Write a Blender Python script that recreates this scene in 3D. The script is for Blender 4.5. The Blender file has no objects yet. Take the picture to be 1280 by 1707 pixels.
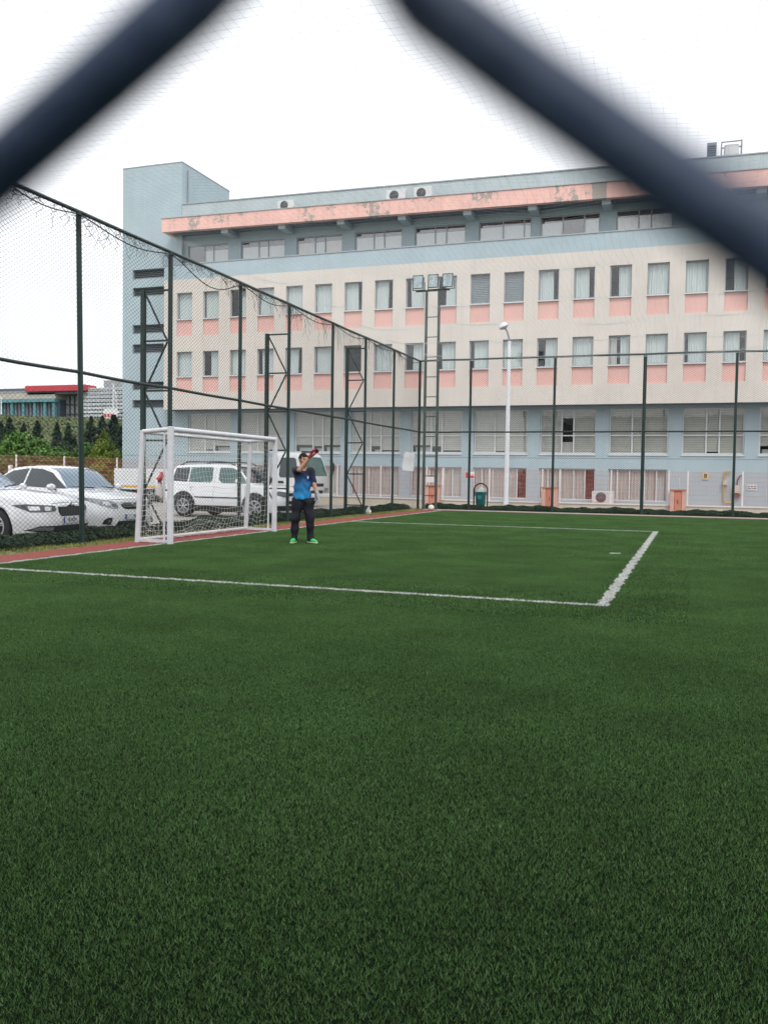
import bpy, bmesh, math, random
import numpy as np
from mathutils import Vector, Matrix, noise
from mathutils.bvhtree import BVHTree
from mathutils.geometry import delaunay_2d_cdt

RD = random.Random(11)
NR = np.random.default_rng(5)
C = bpy.context.scene.collection
PI = math.pi

# ------------------------------------------------------------------ helpers
def link(o):
    C.objects.link(o); return o

def tag(o, label=None, cat=None, group=None, kind=None):
    if label: o['label'] = label
    if cat: o['category'] = cat
    if group: o['group'] = group
    if kind: o['kind'] = kind
    return o

def empty(name, loc=(0, 0, 0), rz=0.0, label=None, cat=None, group=None):
    o = bpy.data.objects.new(name, None)
    o.empty_display_size = .2
    o.location = loc; o.rotation_euler = (0, 0, rz)
    link(o); tag(o, label, cat, group)
    return o

def wparent(o, root):
    """parent a mesh whose vertices are in world space to a root placed elsewhere"""
    o.parent = root
    o.matrix_parent_inverse = Matrix.LocRotScale(root.location, root.rotation_euler, None).inverted() if root.type == 'EMPTY' else Matrix()

def setmats(me, m):
    for x in (m if isinstance(m, (list, tuple)) else [m]):
        me.materials.append(x)

def obj(name, me, parent=None, world=True):
    o = bpy.data.objects.new(name, me); link(o)
    if parent is not None:
        if world: wparent(o, parent)
        else: o.parent = parent
    return o

class MB:
    def __init__(s):
        s.v = []; s.f = []; s.m = []; s.cur = 0
    def add(s, vs, fs):
        b = len(s.v); s.v += [tuple(p) for p in vs]
        for f in fs:
            s.f.append(tuple(b + i for i in f)); s.m.append(s.cur)
        return s
    def mat(s, i):
        s.cur = i; return s
    def box(s, x0, x1, y0, y1, z0, z1):
        return s.add([(x0,y0,z0),(x1,y0,z0),(x1,y1,z0),(x0,y1,z0),(x0,y0,z1),(x1,y0,z1),(x1,y1,z1),(x0,y1,z1)],
                     [(0,3,2,1),(4,5,6,7),(0,1,5,4),(1,2,6,5),(2,3,7,6),(3,0,4,7)])
    def bar(s, p, q, w, h=None, up=(0,0,1)):
        """square bar from p to q"""
        h = h or w
        p = Vector(p); q = Vector(q); d = (q - p).normalized(); u = Vector(up)
        if abs(d.dot(u)) > .98: u = Vector((0, 1, 0))
        r = d.cross(u).normalized() * w / 2; u = r.cross(d).normalized() * h / 2
        return s.add([p-r-u,p+r-u,p+r+u,p-r+u,q-r-u,q+r-u,q+r+u,q-r+u],
                     [(0,1,2,3),(7,6,5,4),(0,4,5,1),(1,5,6,2),(2,6,7,3),(3,7,4,0)])
    def tube(s, pts, r, n=8, cap=True, closed=False):
        P = [Vector(p) for p in pts]; k = len(P)
        rr = r if isinstance(r, (list, tuple)) else [r] * k
        prev = None; rings = []
        for i in range(k):
            a = P[i-1] if (i > 0 or closed) else P[0]
            b = P[(i+1) % k] if (i < k-1 or closed) else P[-1]
            t = (b - a).normalized()
            if prev is None:
                u = Vector((0,0,1)) if abs(t.z) < .9 else Vector((1,0,0))
                n1 = t.cross(u).normalized()
            else:
                n1 = (prev - t * prev.dot(t)).normalized()
            prev = n1; n2 = t.cross(n1)
            rings.append([P[i] + (n1 * math.cos(2*PI*j/n) + n2 * math.sin(2*PI*j/n)) * rr[i] for j in range(n)])
        vs = [p for g in rings for p in g]; fs = []
        for i in range(k if closed else k - 1):
            i2 = (i + 1) % k
            for j in range(n):
                fs.append((i*n+j, i*n+(j+1) % n, i2*n+(j+1) % n, i2*n+j))
        if cap and not closed:
            fs.append(tuple(reversed(range(n)))); fs.append(tuple((k-1)*n + j for j in range(n)))
        return s.add(vs, fs)
    def cyl(s, p, q, r, r2=None, n=12):
        return s.tube([p, q], [r, r if r2 is None else r2], n)
    def lathe(s, prof, axis_o, ax=(0,0,1), n=24):
        a = Vector(ax).normalized(); u = Vector((1,0,0)) if abs(a.x) < .9 else Vector((0,1,0))
        e1 = a.cross(u).normalized(); e2 = a.cross(e1); o = Vector(axis_o)
        vs = []; k = len(prof)
        for (r, h) in prof:
            for j in range(n):
                t = 2*PI*j/n
                vs.append(o + a*h + (e1*math.cos(t) + e2*math.sin(t)) * max(r, 1e-4))
        fs = [(i*n+j, i*n+(j+1) % n, (i+1)*n+(j+1) % n, (i+1)*n+j) for i in range(k-1) for j in range(n)]
        return s.add(vs, fs)
    def prism(s, poly, d):
        """poly: list of 3D points (planar), extruded along d"""
        n = len(poly); d = Vector(d)
        vs = [Vector(p) for p in poly] + [Vector(p) + d for p in poly]
        return s.add(vs, [tuple(range(n))[::-1], tuple(range(n, 2*n))] + [(i, (i+1) % n, n+(i+1) % n, n+i) for i in range(n)])
    def me(s, name, mats, smooth=False):
        me = bpy.data.meshes.new(name)
        me.from_pydata([tuple(p) for p in s.v], [], s.f)
        setmats(me, mats)
        if any(s.m): me.polygons.foreach_set('material_index', s.m)
        if smooth: me.polygons.foreach_set('use_smooth', [True] * len(me.polygons))
        me.update()
        return me
    def build(s, name, mats, parent=None, world=True, smooth=False, bev=0, fix=False):
        me = s.me(name, mats, smooth)
        if fix:
            bm = bmesh.new(); bm.from_mesh(me); bmesh.ops.recalc_face_normals(bm, faces=bm.faces); bm.to_mesh(me); bm.free()
        o = obj(name, me, parent, world)
        if bev:
            b = o.modifiers.new('bevel', 'BEVEL'); b.width = bev; b.segments = 2; b.limit_method = 'ANGLE'; b.angle_limit = .6
        if smooth:
            try: me.set_sharp_from_angle(angle=.7)
            except Exception: pass
        return o

def np_mesh(name, v, f, mats, smooth=False):
    v = np.ascontiguousarray(v, dtype=np.float32); f = np.ascontiguousarray(f, dtype=np.int32)
    me = bpy.data.meshes.new(name); k = f.shape[1]
    me.vertices.add(len(v)); me.vertices.foreach_set('co', v.ravel())
    me.loops.add(f.size); me.loops.foreach_set('vertex_index', f.ravel())
    me.polygons.add(len(f)); me.polygons.foreach_set('loop_start', np.arange(0, f.size, k, dtype=np.int32))
    try: me.polygons.foreach_set('loop_total', np.full(len(f), k, dtype=np.int32))
    except Exception: pass
    if smooth: me.polygons.foreach_set('use_smooth', np.ones(len(f), dtype=bool))
    me.update(calc_edges=True)
    setmats(me, mats)
    return me

def rods(P, Q, r, n=3):
    """many straight rods at once -> verts, quads"""
    P = np.asarray(P, float); Q = np.asarray(Q, float); d = Q - P
    L = np.linalg.norm(d, axis=1, keepdims=True); d = d / np.maximum(L, 1e-9)
    up = np.where(np.abs(d[:, 2:3]) < .9, np.array([[0, 0, 1.]]), np.array([[1., 0, 0]]))
    a = np.cross(d, up); a /= np.linalg.norm(a, axis=1, keepdims=True); b = np.cross(d, a)
    ang = np.arange(n) * 2 * PI / n
    off = a[:, None, :] * np.cos(ang)[None, :, None] + b[:, None, :] * np.sin(ang)[None, :, None]
    r = np.broadcast_to(np.asarray(r, float), (len(P),))[:, None, None]
    V = np.concatenate([P[:, None] + off * r, Q[:, None] + off * r], 1)
    base = (np.arange(len(P)) * 2 * n)[:, None, None]
    j = np.arange(n); q = np.stack([j, (j + 1) % n, n + (j + 1) % n, n + j], 1)[None]
    return V.reshape(-1, 3), (base + q).reshape(-1, 4)

def polyline_rods(lines, r, n=3):
    P = []; Q = []
    for l in lines:
        l = np.asarray(l, float); P.append(l[:-1]); Q.append(l[1:])
    return rods(np.concatenate(P), np.concatenate(Q), r, n)

def clip_lines(w, h, dx, dz):
    """diamond wires over a w x h sheet: diagonals dx wide, dz high"""
    s = dz / dx; out = []
    for sg in (1, -1):
        m = int(w / dx + h / dz) + 3
        for k in range(-m, m):
            x0 = k * dx
            z0 = 0 if sg > 0 else h
            # z = z0 + sg*s*(x-x0)
            t0, t1 = 0., w
            xa, xb = x0, x0 + h / s
            a, b = max(t0, xa), min(t1, xb)
            if b - a < 1e-3: continue
            out.append((a, z0 + sg * s * (a - x0), b, z0 + sg * s * (b - x0), sg))
    return np.array(out)

# ------------------------------------------------------------------ materials
def M(name, col, rough=.6, var=.12, scale=5., bump=0., metal=0., spec=.5, coat=0., streak=0., coords='Object', bscale=None, stretch=None):
    m = bpy.data.materials.new(name); m.use_nodes = True
    nt = m.node_tree; N = nt.nodes; L = nt.links; b = N['Principled BSDF']
    tc = N.new('ShaderNodeTexCoord'); src = tc.outputs[coords]
    if stretch:
        mp = N.new('ShaderNodeMapping'); mp.inputs['Scale'].default_value = stretch
        L.new(src, mp.inputs[0]); src = mp.outputs[0]
    nz = N.new('ShaderNodeTexNoise'); nz.inputs['Scale'].default_value = scale; nz.inputs['Detail'].default_value = 6
    nz.inputs['Roughness'].default_value = .65
    L.new(src, nz.inputs['Vector'])
    mx = N.new('ShaderNodeMixRGB'); mx.blend_type = 'MIX'
    mx.inputs[1].default_value = tuple(max(0, c * (1 - var)) for c in col) + (1,)
    mx.inputs[2].default_value = tuple(min(1, c * (1 + var)) for c in col) + (1,)
    cr = N.new('ShaderNodeMapRange'); cr.inputs[1].default_value = .3; cr.inputs[2].default_value = .7
    L.new(nz.outputs[0], cr.inputs[0]); L.new(cr.outputs[0], mx.inputs[0])
    out = mx.outputs[0]
    if streak:
        mp = N.new('ShaderNodeMapping'); mp.inputs['Scale'].default_value = (3.2, 3.2, .22)
        L.new(tc.outputs[coords], mp.inputs[0])
        n2 = N.new('ShaderNodeTexNoise'); n2.inputs['Scale'].default_value = 1.6; n2.inputs['Detail'].default_value = 7; n2.inputs['Roughness'].default_value = .7
        L.new(mp.outputs[0], n2.inputs['Vector'])
        r2 = N.new('ShaderNodeMapRange'); r2.inputs[1].default_value = .5; r2.inputs[2].default_value = .78; r2.inputs[3].default_value = 0; r2.inputs[4].default_value = streak
        L.new(n2.outputs[0], r2.inputs[0])
        m2 = N.new('ShaderNodeMixRGB'); m2.inputs[2].default_value = (.16, .15, .14, 1)
        L.new(r2.outputs[0], m2.inputs[0]); L.new(out, m2.inputs[1]); out = m2.outputs[0]
    L.new(out, b.inputs['Base Color'])
    b.inputs['Roughness'].default_value = rough; b.inputs['Metallic'].default_value = metal
    b.inputs['Specular IOR Level'].default_value = spec; b.inputs['Coat Weight'].default_value = coat
    b.inputs['Coat Roughness'].default_value = .04
    if bump:
        nb = N.new('ShaderNodeTexNoise'); nb.inputs['Scale'].default_value = bscale or scale * 6; nb.inputs['Detail'].default_value = 4
        L.new(src, nb.inputs['Vector'])
        bp = N.new('ShaderNodeBump'); bp.inputs['Strength'].default_value = bump; bp.inputs['Distance'].default_value = .02
        L.new(nb.outputs[0], bp.inputs['Height']); L.new(bp.outputs[0], b.inputs['Normal'])
    return m

def M_island(name, cols, rough=.6, spec=.3, patch=0., pscale=.6, trans=0.):
    """colour picked per loose piece (blade or leaf), with soft patches across the whole"""
    m = bpy.data.materials.new(name); m.use_nodes = True
    nt = m.node_tree; N = nt.nodes; L = nt.links; b = N['Principled BSDF']
    g = N.new('ShaderNodeNewGeometry')
    r = N.new('ShaderNodeValToRGB'); e = r.color_ramp.elements
    e[0].color = cols[0] + (1,); e[1].color = cols[-1] + (1,)
    for i, c in enumerate(cols[1:-1]):
        x = e.new((i + 1) / (len(cols) - 1)); x.color = c + (1,)
    L.new(g.outputs['Random Per Island'], r.inputs[0]); out = r.outputs[0]
    if patch:
        nz = N.new('ShaderNodeTexNoise'); nz.inputs['Scale'].default_value = pscale; nz.inputs['Detail'].default_value = 6
        nz.inputs['Roughness'].default_value = .62
        L.new(g.outputs['Position'], nz.inputs['Vector'])
        mr = N.new('ShaderNodeMapRange'); mr.inputs[1].default_value = .32; mr.inputs[2].default_value = .68
        mr.inputs[3].default_value = 1 - patch; mr.inputs[4].default_value = 1 + patch
        L.new(nz.outputs[0], mr.inputs[0])
        v = N.new('ShaderNodeVectorMath'); v.operation = 'SCALE'
        L.new(out, v.inputs[0]); L.new(mr.outputs[0], v.inputs['Scale']); out = v.outputs[0]
    L.new(out, b.inputs['Base Color']); b.inputs['Roughness'].default_value = rough; b.inputs['Specular IOR Level'].default_value = spec
    return m

def M_glass(name, tint=(.8, .88, .88), refl=1.0, rough=.01, ior=1.5):
    m = bpy.data.materials.new(name); m.use_nodes = True
    nt = m.node_tree; N = nt.nodes; L = nt.links; N.remove(N['Principled BSDF'])
    t = N.new('ShaderNodeBsdfTransparent'); t.inputs[0].default_value = tint + (1,)
    tc = N.new('ShaderNodeTexCoord'); nz = N.new('ShaderNodeTexNoise'); nz.inputs['Scale'].default_value = 1.2
    L.new(tc.outputs['Object'], nz.inputs['Vector'])
    bp = N.new('ShaderNodeBump'); bp.inputs['Strength'].default_value = .05; bp.inputs['Distance'].default_value = .05; L.new(nz.outputs[0], bp.inputs['Height'])
    gl = N.new('ShaderNodeBsdfGlossy'); gl.inputs['Roughness'].default_value = rough; gl.inputs[0].default_value = (refl, refl, refl, 1)
    L.new(bp.outputs[0], gl.inputs['Normal'])
    # Schlick reflection, the same from both sides of the single pane
    ge = N.new('ShaderNodeNewGeometry'); dt = N.new('ShaderNodeVectorMath'); dt.operation = 'DOT_PRODUCT'
    L.new(ge.outputs['Normal'], dt.inputs[0]); L.new(ge.outputs['Incoming'], dt.inputs[1])
    ab = N.new('ShaderNodeMath'); ab.operation = 'ABSOLUTE'; L.new(dt.outputs['Value'], ab.inputs[0])
    om = N.new('ShaderNodeMath'); om.operation = 'SUBTRACT'; om.inputs[0].default_value = 1; L.new(ab.outputs[0], om.inputs[1])
    pw = N.new('ShaderNodeMath'); pw.operation = 'POWER'; pw.inputs[1].default_value = 5; L.new(om.outputs[0], pw.inputs[0])
    f0 = min(.6, 2*((ior-1)/(ior+1))**2)
    f = N.new('ShaderNodeMath'); f.operation = 'MULTIPLY_ADD'; f.inputs[1].default_value = 1-f0; f.inputs[2].default_value = f0; L.new(pw.outputs[0], f.inputs[0])
    mx = N.new('ShaderNodeMixShader'); L.new(f.outputs[0], mx.inputs[0]); L.new(t.outputs[0], mx.inputs[1]); L.new(gl.outputs[0], mx.inputs[2])
    L.new(mx.outputs[0], N['Material Output'].inputs[0])
    return m

def M_peel(name, col, under, amount=.56, xr=None):
    """old paint that has flaked off in patches down to grey render"""
    m = M(name, col, rough=.8, var=.07, scale=1.5, bump=.15, bscale=30, streak=.3)
    nt = m.node_tree; N = nt.nodes; L = nt.links; b = N['Principled BSDF']
    src = b.inputs['Base Color'].links[0].from_socket
    tc = N.new('ShaderNodeTexCoord'); sp = N.new('ShaderNodeSeparateXYZ'); L.new(tc.outputs['Object'], sp.inputs[0])
    big = N.new('ShaderNodeTexNoise'); big.inputs['Scale'].default_value = .55; big.inputs['Detail'].default_value = 2
    fine = N.new('ShaderNodeTexNoise'); fine.inputs['Scale'].default_value = 5.5; fine.inputs['Detail'].default_value = 9; fine.inputs['Roughness'].default_value = .75
    L.new(tc.outputs['Object'], big.inputs['Vector']); L.new(tc.outputs['Object'], fine.inputs['Vector'])
    a = N.new('ShaderNodeMath'); a.operation = 'MULTIPLY'; L.new(big.outputs[0], a.inputs[0]); L.new(fine.outputs[0], a.inputs[1])
    last = a.outputs[0]
    for (x0, x1, add) in (xr or []):
        c1 = N.new('ShaderNodeMapRange'); c1.inputs[1].default_value = x0; c1.inputs[2].default_value = x0 + .25
        c2 = N.new('ShaderNodeMapRange'); c2.inputs[1].default_value = x1; c2.inputs[2].default_value = x1 - .25
        L.new(sp.outputs[0], c1.inputs[0]); L.new(sp.outputs[0], c2.inputs[0])
        mu = N.new('ShaderNodeMath'); mu.operation = 'MULTIPLY'; L.new(c1.outputs[0], mu.inputs[0]); L.new(c2.outputs[0], mu.inputs[1])
        ma = N.new('ShaderNodeMath'); ma.operation = 'MULTIPLY_ADD'; ma.inputs[1].default_value = add
        L.new(mu.outputs[0], ma.inputs[0]); L.new(last, ma.inputs[2]); last = ma.outputs[0]
    mr = N.new('ShaderNodeMapRange'); mr.inputs[1].default_value = amount * .6; mr.inputs[2].default_value = amount * .6 + .015
    L.new(last, mr.inputs[0])
    mx = N.new('ShaderNodeMixRGB'); L.new(mr.outputs[0], mx.inputs[0]); L.new(src, mx.inputs[1]); mx.inputs[2].default_value = under + (1,)
    L.new(mx.outputs[0], b.inputs['Base Color'])
    return m

CREAM = (.625, .58, .53); BLUE = (.385, .475, .515); PINK = (.72, .335, .31)
mat = dict(
    cream=M('cream_render', CREAM, .85, .05, .7, .12, streak=.16, bscale=60),
    blue=M('pale_blue_render', BLUE, .85, .06, .8, .12, streak=.14, bscale=60),
    blue2=M('roof_blue_render', (.44, .50, .515), .85, .07, .8, .12, streak=.22, bscale=60),
    pink=M('pink_panel_paint', (.70, .435, .39), .85, .05, 1.2, .08, bscale=60),
    fascia=M_peel('flaking_pink_paint', (.78, .48, .425), (.36, .32, .29), .54,
                  [(-6.6, -5.3, .10), (-4.8, -4.05, .5), (-16.2, -14.5, .075), (-19.5, -18.5, .08), (-26.3, -24.0, .06)]),
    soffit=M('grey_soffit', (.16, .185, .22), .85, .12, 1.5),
    coping=M('grey_coping', (.36, .38, .40), .6, .1, 3),
    alu=M('grey_window_frame', (.34, .37, .40), .45, .06, 4, metal=.2),
    pvc=M('white_frame', (.62, .63, .64), .4, .06, 4),
    glass=M_glass('window_glass', (.88, .92, .92)),
    glassb=M_glass('street_glass', (.90, .92, .92), ior=1.55),
    glassm=M_glass('reflecting_glass', (.90, .92, .93), ior=1.9),
    curtain=M('pale_curtain', (.60, .63, .62), .9, .08, 3, stretch=(6, 6, .3)),
    curtain2=M('beige_curtain', (.56, .53, .50), .9, .12, 3, stretch=(8, 8, .3)),
    redcurt=M('dark_red_curtain', (.16, .05, .05), .9, .2, 3, stretch=(8, 8, .3)),
    blind=M('beige_blind', (.50, .485, .44), .7, .1, 2),
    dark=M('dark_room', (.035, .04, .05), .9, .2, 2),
    green=M('dark_green_paint', (.014, .032, .027), .4, .25, 9, spec=.4),
    wire=M('green_wire', (.016, .022, .021), .6, .2, 20, spec=.25),
    nearwire=M('navy_coated_wire', (.028, .054, .11), .55, .2, 90, bump=.15, bscale=400),
    net=M('pale_twine', (.55, .58, .60), .8, .1, 9),
    goalpaint=M('white_goal_paint', (.62, .63, .66), .4, .1, 6, bump=.05),
    goalnet=M('white_net_twine', (.66, .66, .64), .8, .1, 9),
    turfbase=M('turf_backing', (.006, .011, .006), 1.0, .3, 30, spec=0),
    white=M('white_line_paint', (.62, .64, .62), .8, .1, 20),
    red=M('red_rubber', (.235, .050, .038), .9, .18, 14, bump=.3, bscale=120),
    soil=M('verge_soil', (.16, .17, .075), .95, .3, 6, bump=.3),
    asphalt=M('worn_paving', (.30, .285, .26), .9, .14, 1.4, bump=.2, bscale=90),
    concrete=M('pale_concrete', (.33, .285, .275), .9, .14, 3, bump=.2),
    carwhite=M('white_car_paint', (.74, .75, .77), .22, .02, 2, coat=.8),
    carglass=M('car_glass', (.02, .03, .035), .03, .2, 2, spec=.9),
    screen=M('windscreen_glass', (.10, .165, .235), .04, .15, 2, spec=1., coat=.6),  # blue of the reflected sky is put into the base colour
    tealglass=M('green_tinted_glass', (.06, .13, .125), .03, .3, 3, spec=.9),
    black=M('black_plastic', (.018, .018, .02), .45, .2, 12),
    tyre=M('tyre_rubber', (.02, .02, .022), .8, .2, 20),
    rim=M('alloy_rim', (.42, .43, .45), .3, .08, 9, metal=.75),
    chrome=M('bright_chrome', (.6, .61, .63), .12, .05, 9, metal=.95),
    lamp=M('headlamp_lens', (.075, .08, .09), .08, .35, 24, metal=.3, coat=1),
    lamp2=M('clear_headlamp', (.28, .30, .32), .08, .35, 24, metal=.4, coat=1),
    plate=M('white_plate', (.66, .67, .68), .4, .04, 9),
    plateblue=M('plate_blue', (.02, .06, .30), .4, .05, 9),
    ink=M('black_ink', (.02, .02, .02), .6, .1, 9),
    amber=M('amber_tape', (.62, .33, .05), .5, .15, 9),
    truckwhite=M('truck_white', (.66, .67, .68), .35, .06, 2, coat=.3),
    chassis=M('chassis_dark', (.045, .045, .045), .7, .3, 6),
    teal=M('teal_plastic', (.01, .135, .135), .45, .12, 6),
    orange=M('orange_door', (.54, .21, .14), .6, .12, 4),
    orangepale=M('pale_orange_render', (.62, .36, .30), .8, .1, 4),
    rust=M('red_fence_wire', (.58, .20, .17), .6, .2, 9),
    postwhite=M('white_post_paint', (.70, .66, .64), .6, .08, 9),
    buff=M('buff_render', (.58, .52, .43), .85, .12, 2, bump=.1, streak=.2),
    paper=M('white_paper', (.72, .73, .74), .8, .05, 6),
    signred=M('sign_red', (.55, .06, .07), .6, .1, 6),
    acwhite=M('off_white_case', (.60, .60, .59), .5, .07, 4),
    grey=M('mid_grey_metal', (.23, .25, .27), .5, .15, 5, metal=.2),
    lampwhite=M('white_lamp_post', (.72, .73, .76), .4, .06, 4),
    yellow=M('yellow_pipe', (.55, .36, .08), .5, .15, 9),
    skin=M('skin', (.42, .225, .15), .55, .1, 20, spec=.4),
    hair=M('black_hair', (.008, .007, .007), .75, .3, 60, spec=.2),
    navy=M('navy_trousers', (.0045, .005, .012), .85, .25, 10, bump=.25, bscale=26),
    glove_red=M('maroon_glove', (.26, .020, .040), .6, .2, 18),
    glove_grey=M('pale_grey_glove', (.30, .34, .35), .6, .2, 18),
    shoe=M('bright_green_shoe', (.035, .46, .11), .5, .15, 14),
    sole=M('pale_sole', (.55, .60, .40), .6, .1, 14),
    bark=M('bark', (.09, .07, .05), .9, .3, 9),
    ball=M('white_ball', (.70, .69, .63), .5, .08, 8),
    farcream=M('far_cream_wall', (.48, .45, .39), .85, .1, .3),
    fargrey=M('far_grey_wall', (.33, .345, .36), .7, .12, .4),
    farglass=M('far_dark_glass', (.07, .085, .12), .15, .3, .5, spec=.6),
    farteal=M('far_teal_panel', (.11, .27, .30), .6, .12, .4),
    farred=M('far_red_canopy', (.50, .055, .075), .6, .12, .4),
    farnet=M('far_scaffold_deck', (.55, .58, .60), .7, .15, .4),
    hill=M('far_hill_grass', (.135, .165, .07), .95, .3, .25, bump=.4, bscale=1.5),
)
G_TURF = M_island('turf_blades', [(.037, .095, .021), (.057, .134, .032), (.084, .170, .052), (.142, .216, .102)], .75, .10, .22, .9)
G_WHITE = M_island('white_turf_blades', [(.42, .45, .42), (.58, .60, .57), (.70, .71, .68)], .6, .3, .15, 3)
G_VERGE = M_island('verge_blades', [(.10, .14, .03), (.20, .21, .06), (.28, .26, .10)], .7, .2, .3, 1.5)
G_HEDGE = M_island('hedge_leaves', [(.010, .022, .013), (.018, .042, .018), (.035, .075, .028)], .55, .3, .25, 2)
G_LEAF = M_island('bright_leaves', [(.04, .10, .015), (.075, .17, .025), (.12, .24, .04)], .6, .3, .35, .6)
G_LEAF2 = M_island('mid_leaves', [(.03, .075, .016), (.055, .12, .026), (.085, .16, .035)], .6, .3, .3, .6)
G_YEL = M_island('yellow_green_needles', [(.09, .14, .015), (.15, .22, .02), (.22, .29, .04)], .6, .3, .3, .6)
G_CON = M_island('dark_needles', [(.018, .040, .027), (.030, .060, .037), (.048, .084, .045)], .6, .3, .3, .6)

# ------------------------------------------------------------------ camera (solved from the fences and pitch lines)
FPX = 1462.34; YAW, PITCH, ROLL = math.radians(19.3594), math.radians(-2.3545), math.radians(.84055); CAMH = 1.27
def camaxes():
    cy, sy, cp, sp = math.cos(YAW), math.sin(YAW), math.cos(PITCH), math.sin(PITCH)
    f = Vector((-sy*cp, cy*cp, sp)); r = Vector((cy, sy, 0)); u = r.cross(f)
    return r*math.cos(ROLL) + u*math.sin(ROLL), u*math.cos(ROLL) - r*math.sin(ROLL), f
r_, u_, f_ = camaxes()
cd = bpy.data.cameras.new('camera'); cam = link(bpy.data.objects.new('camera', cd))
cam.matrix_world = Matrix(((r_.x, u_.x, -f_.x, 0), (r_.y, u_.y, -f_.y, 0), (r_.z, u_.z, -f_.z, CAMH), (0, 0, 0, 1)))
cd.sensor_fit = 'HORIZONTAL'; cd.sensor_width = 36; cd.lens = 36 * FPX / 1280
cd.clip_start = .005; cd.clip_end = 3000
cd.dof.use_dof = True; cd.dof.focus_distance = 24; cd.dof.aperture_fstop = 18
bpy.context.scene.camera = cam
def onY(x, y, Y):
    d = f_*FPX + r_*(x-640) - u_*(y-853.5); d = d*(Y/d.y); return Vector((d.x, d.y, d.z+CAMH))

# ------------------------------------------------------------------ light: bright overcast
sc = bpy.context.scene
W = bpy.data.worlds.new('World'); sc.world = W; W.use_nodes = True
nt = W.node_tree; N = nt.nodes; L = nt.links; bg = N['Background']
sky = N.new('ShaderNodeTexSky'); sky.sky_type = 'NISHITA'; sky.sun_disc = False
SUN_EL, SUN_AZ = math.radians(52), math.radians(150)
sky.sun_elevation = SUN_EL; sky.sun_rotation = SUN_AZ; sky.dust_density = 4; sky.air_density = 1
hs = N.new('ShaderNodeHueSaturation'); hs.inputs['Saturation'].default_value = .22
L.new(sky.outputs[0], hs.inputs['Color'])
cl = N.new('ShaderNodeMixRGB'); cl.inputs[0].default_value = .62; cl.inputs[2].default_value = (12.4, 12.7, 13.2, 1)
L.new(hs.outputs[0], cl.inputs[1]); L.new(cl.outputs[0], bg.inputs['Color'])
bg.inputs['Strength'].default_value = .12
sl = bpy.data.lights.new('sun', 'SUN'); sl.energy = 1.15; sl.angle = math.radians(16); sl.color = (1, .97, .93)
so = link(bpy.data.objects.new('sun', sl))
sd = Vector((math.sin(SUN_AZ)*math.cos(SUN_EL), math.cos(SUN_AZ)*math.cos(SUN_EL), math.sin(SUN_EL)))
so.rotation_euler = (-sd).to_track_quat('-Z', 'Y').to_euler(); so.location = (0, -10, 30)
vs = sc.view_settings; vs.view_transform = 'Standard'; vs.look = 'None'; vs.exposure = .25; vs.gamma = 1
# ================================================================== GROUND
XL, YB, FH, FM = -9.934, 32.184, 5.67, 2.97            # goal-end fence plane, far touchline fence plane, heights
LINE_X = -8.85
def sheet(name, x0, x1, y0, y1, z, m, n=1):
    mb = MB(); mb.add([(x0,y0,z),(x1,y0,z),(x1,y1,z),(x0,y1,z)], [(0,1,2,3)])
    o = mb.build(name, m); tag(o, kind='structure'); return o
# one ground sheet reaching the horizon, with the hill rising far off to the left
def hill_h(x, y):
    a = math.hypot(x, y); az = math.degrees(math.atan2(-x, y))
    t = max(0, min(1, (a - 78) / 75)); w = max(0, min(1, (az - 20) / 8)) * max(0, min(1, (85 - az) / 15))
    return 9.6 * (t*t*(3-2*t)) * w
mb = MB(); rs = [0, 15, 30, 45, 60, 72, 84, 96, 108, 120, 132, 144, 160, 200, 300, 600, 1800]; na = 96
mb.v.append((0, 0, -.075))
for r in rs[1:]:
    for j in range(na):
        a = 2*PI*j/na; x, y = -r*math.sin(a), r*math.cos(a)
        mb.v.append((x, y, -.075 + hill_h(x, y)))
for j in range(na): mb.f.append((0, 1+j, 1+(j+1) % na)); mb.m.append(0)
for i in range(len(rs)-2):
    for j in range(na):
        a, b = 1+i*na+j, 1+i*na+(j+1) % na
        mb.f.append((a, a+na, b+na, b)); mb.m.append(1 if rs[i+2] > 66 else 0)
tag(mb.build('ground', [mat['asphalt'], mat['hill']], smooth=True, fix=True), kind='structure')
TX0, TX1, TY0, TY1 = -8.93, 26, -2.4, 31.62
sheet('football_pitch', TX0, TX1, TY0, TY1, -.004, mat['turfbase'])
sheet('running_strip', -9.62, TX0-.002, TY0, 31.72, .010, mat['red'])
sheet('verge_soil', -10.9, -9.622, TY0, 32.3, .006, mat['soil'])
mb = MB(); mb.box(-9.62, 26, 31.74, 32.26, -.07, .035); tag(mb.build('kerb_strip', mat['concrete'], bev=.012), kind='structure')
mb = MB(); mb.box(-8.9, 26, 31.625, 31.735, -.07, .012); tag(mb.build('red_edge_strip', mat['red']), kind='structure')
sheet('soil_strip', -9.9, 26, 32.262, 33.3, -.01, mat['soil'])

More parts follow.
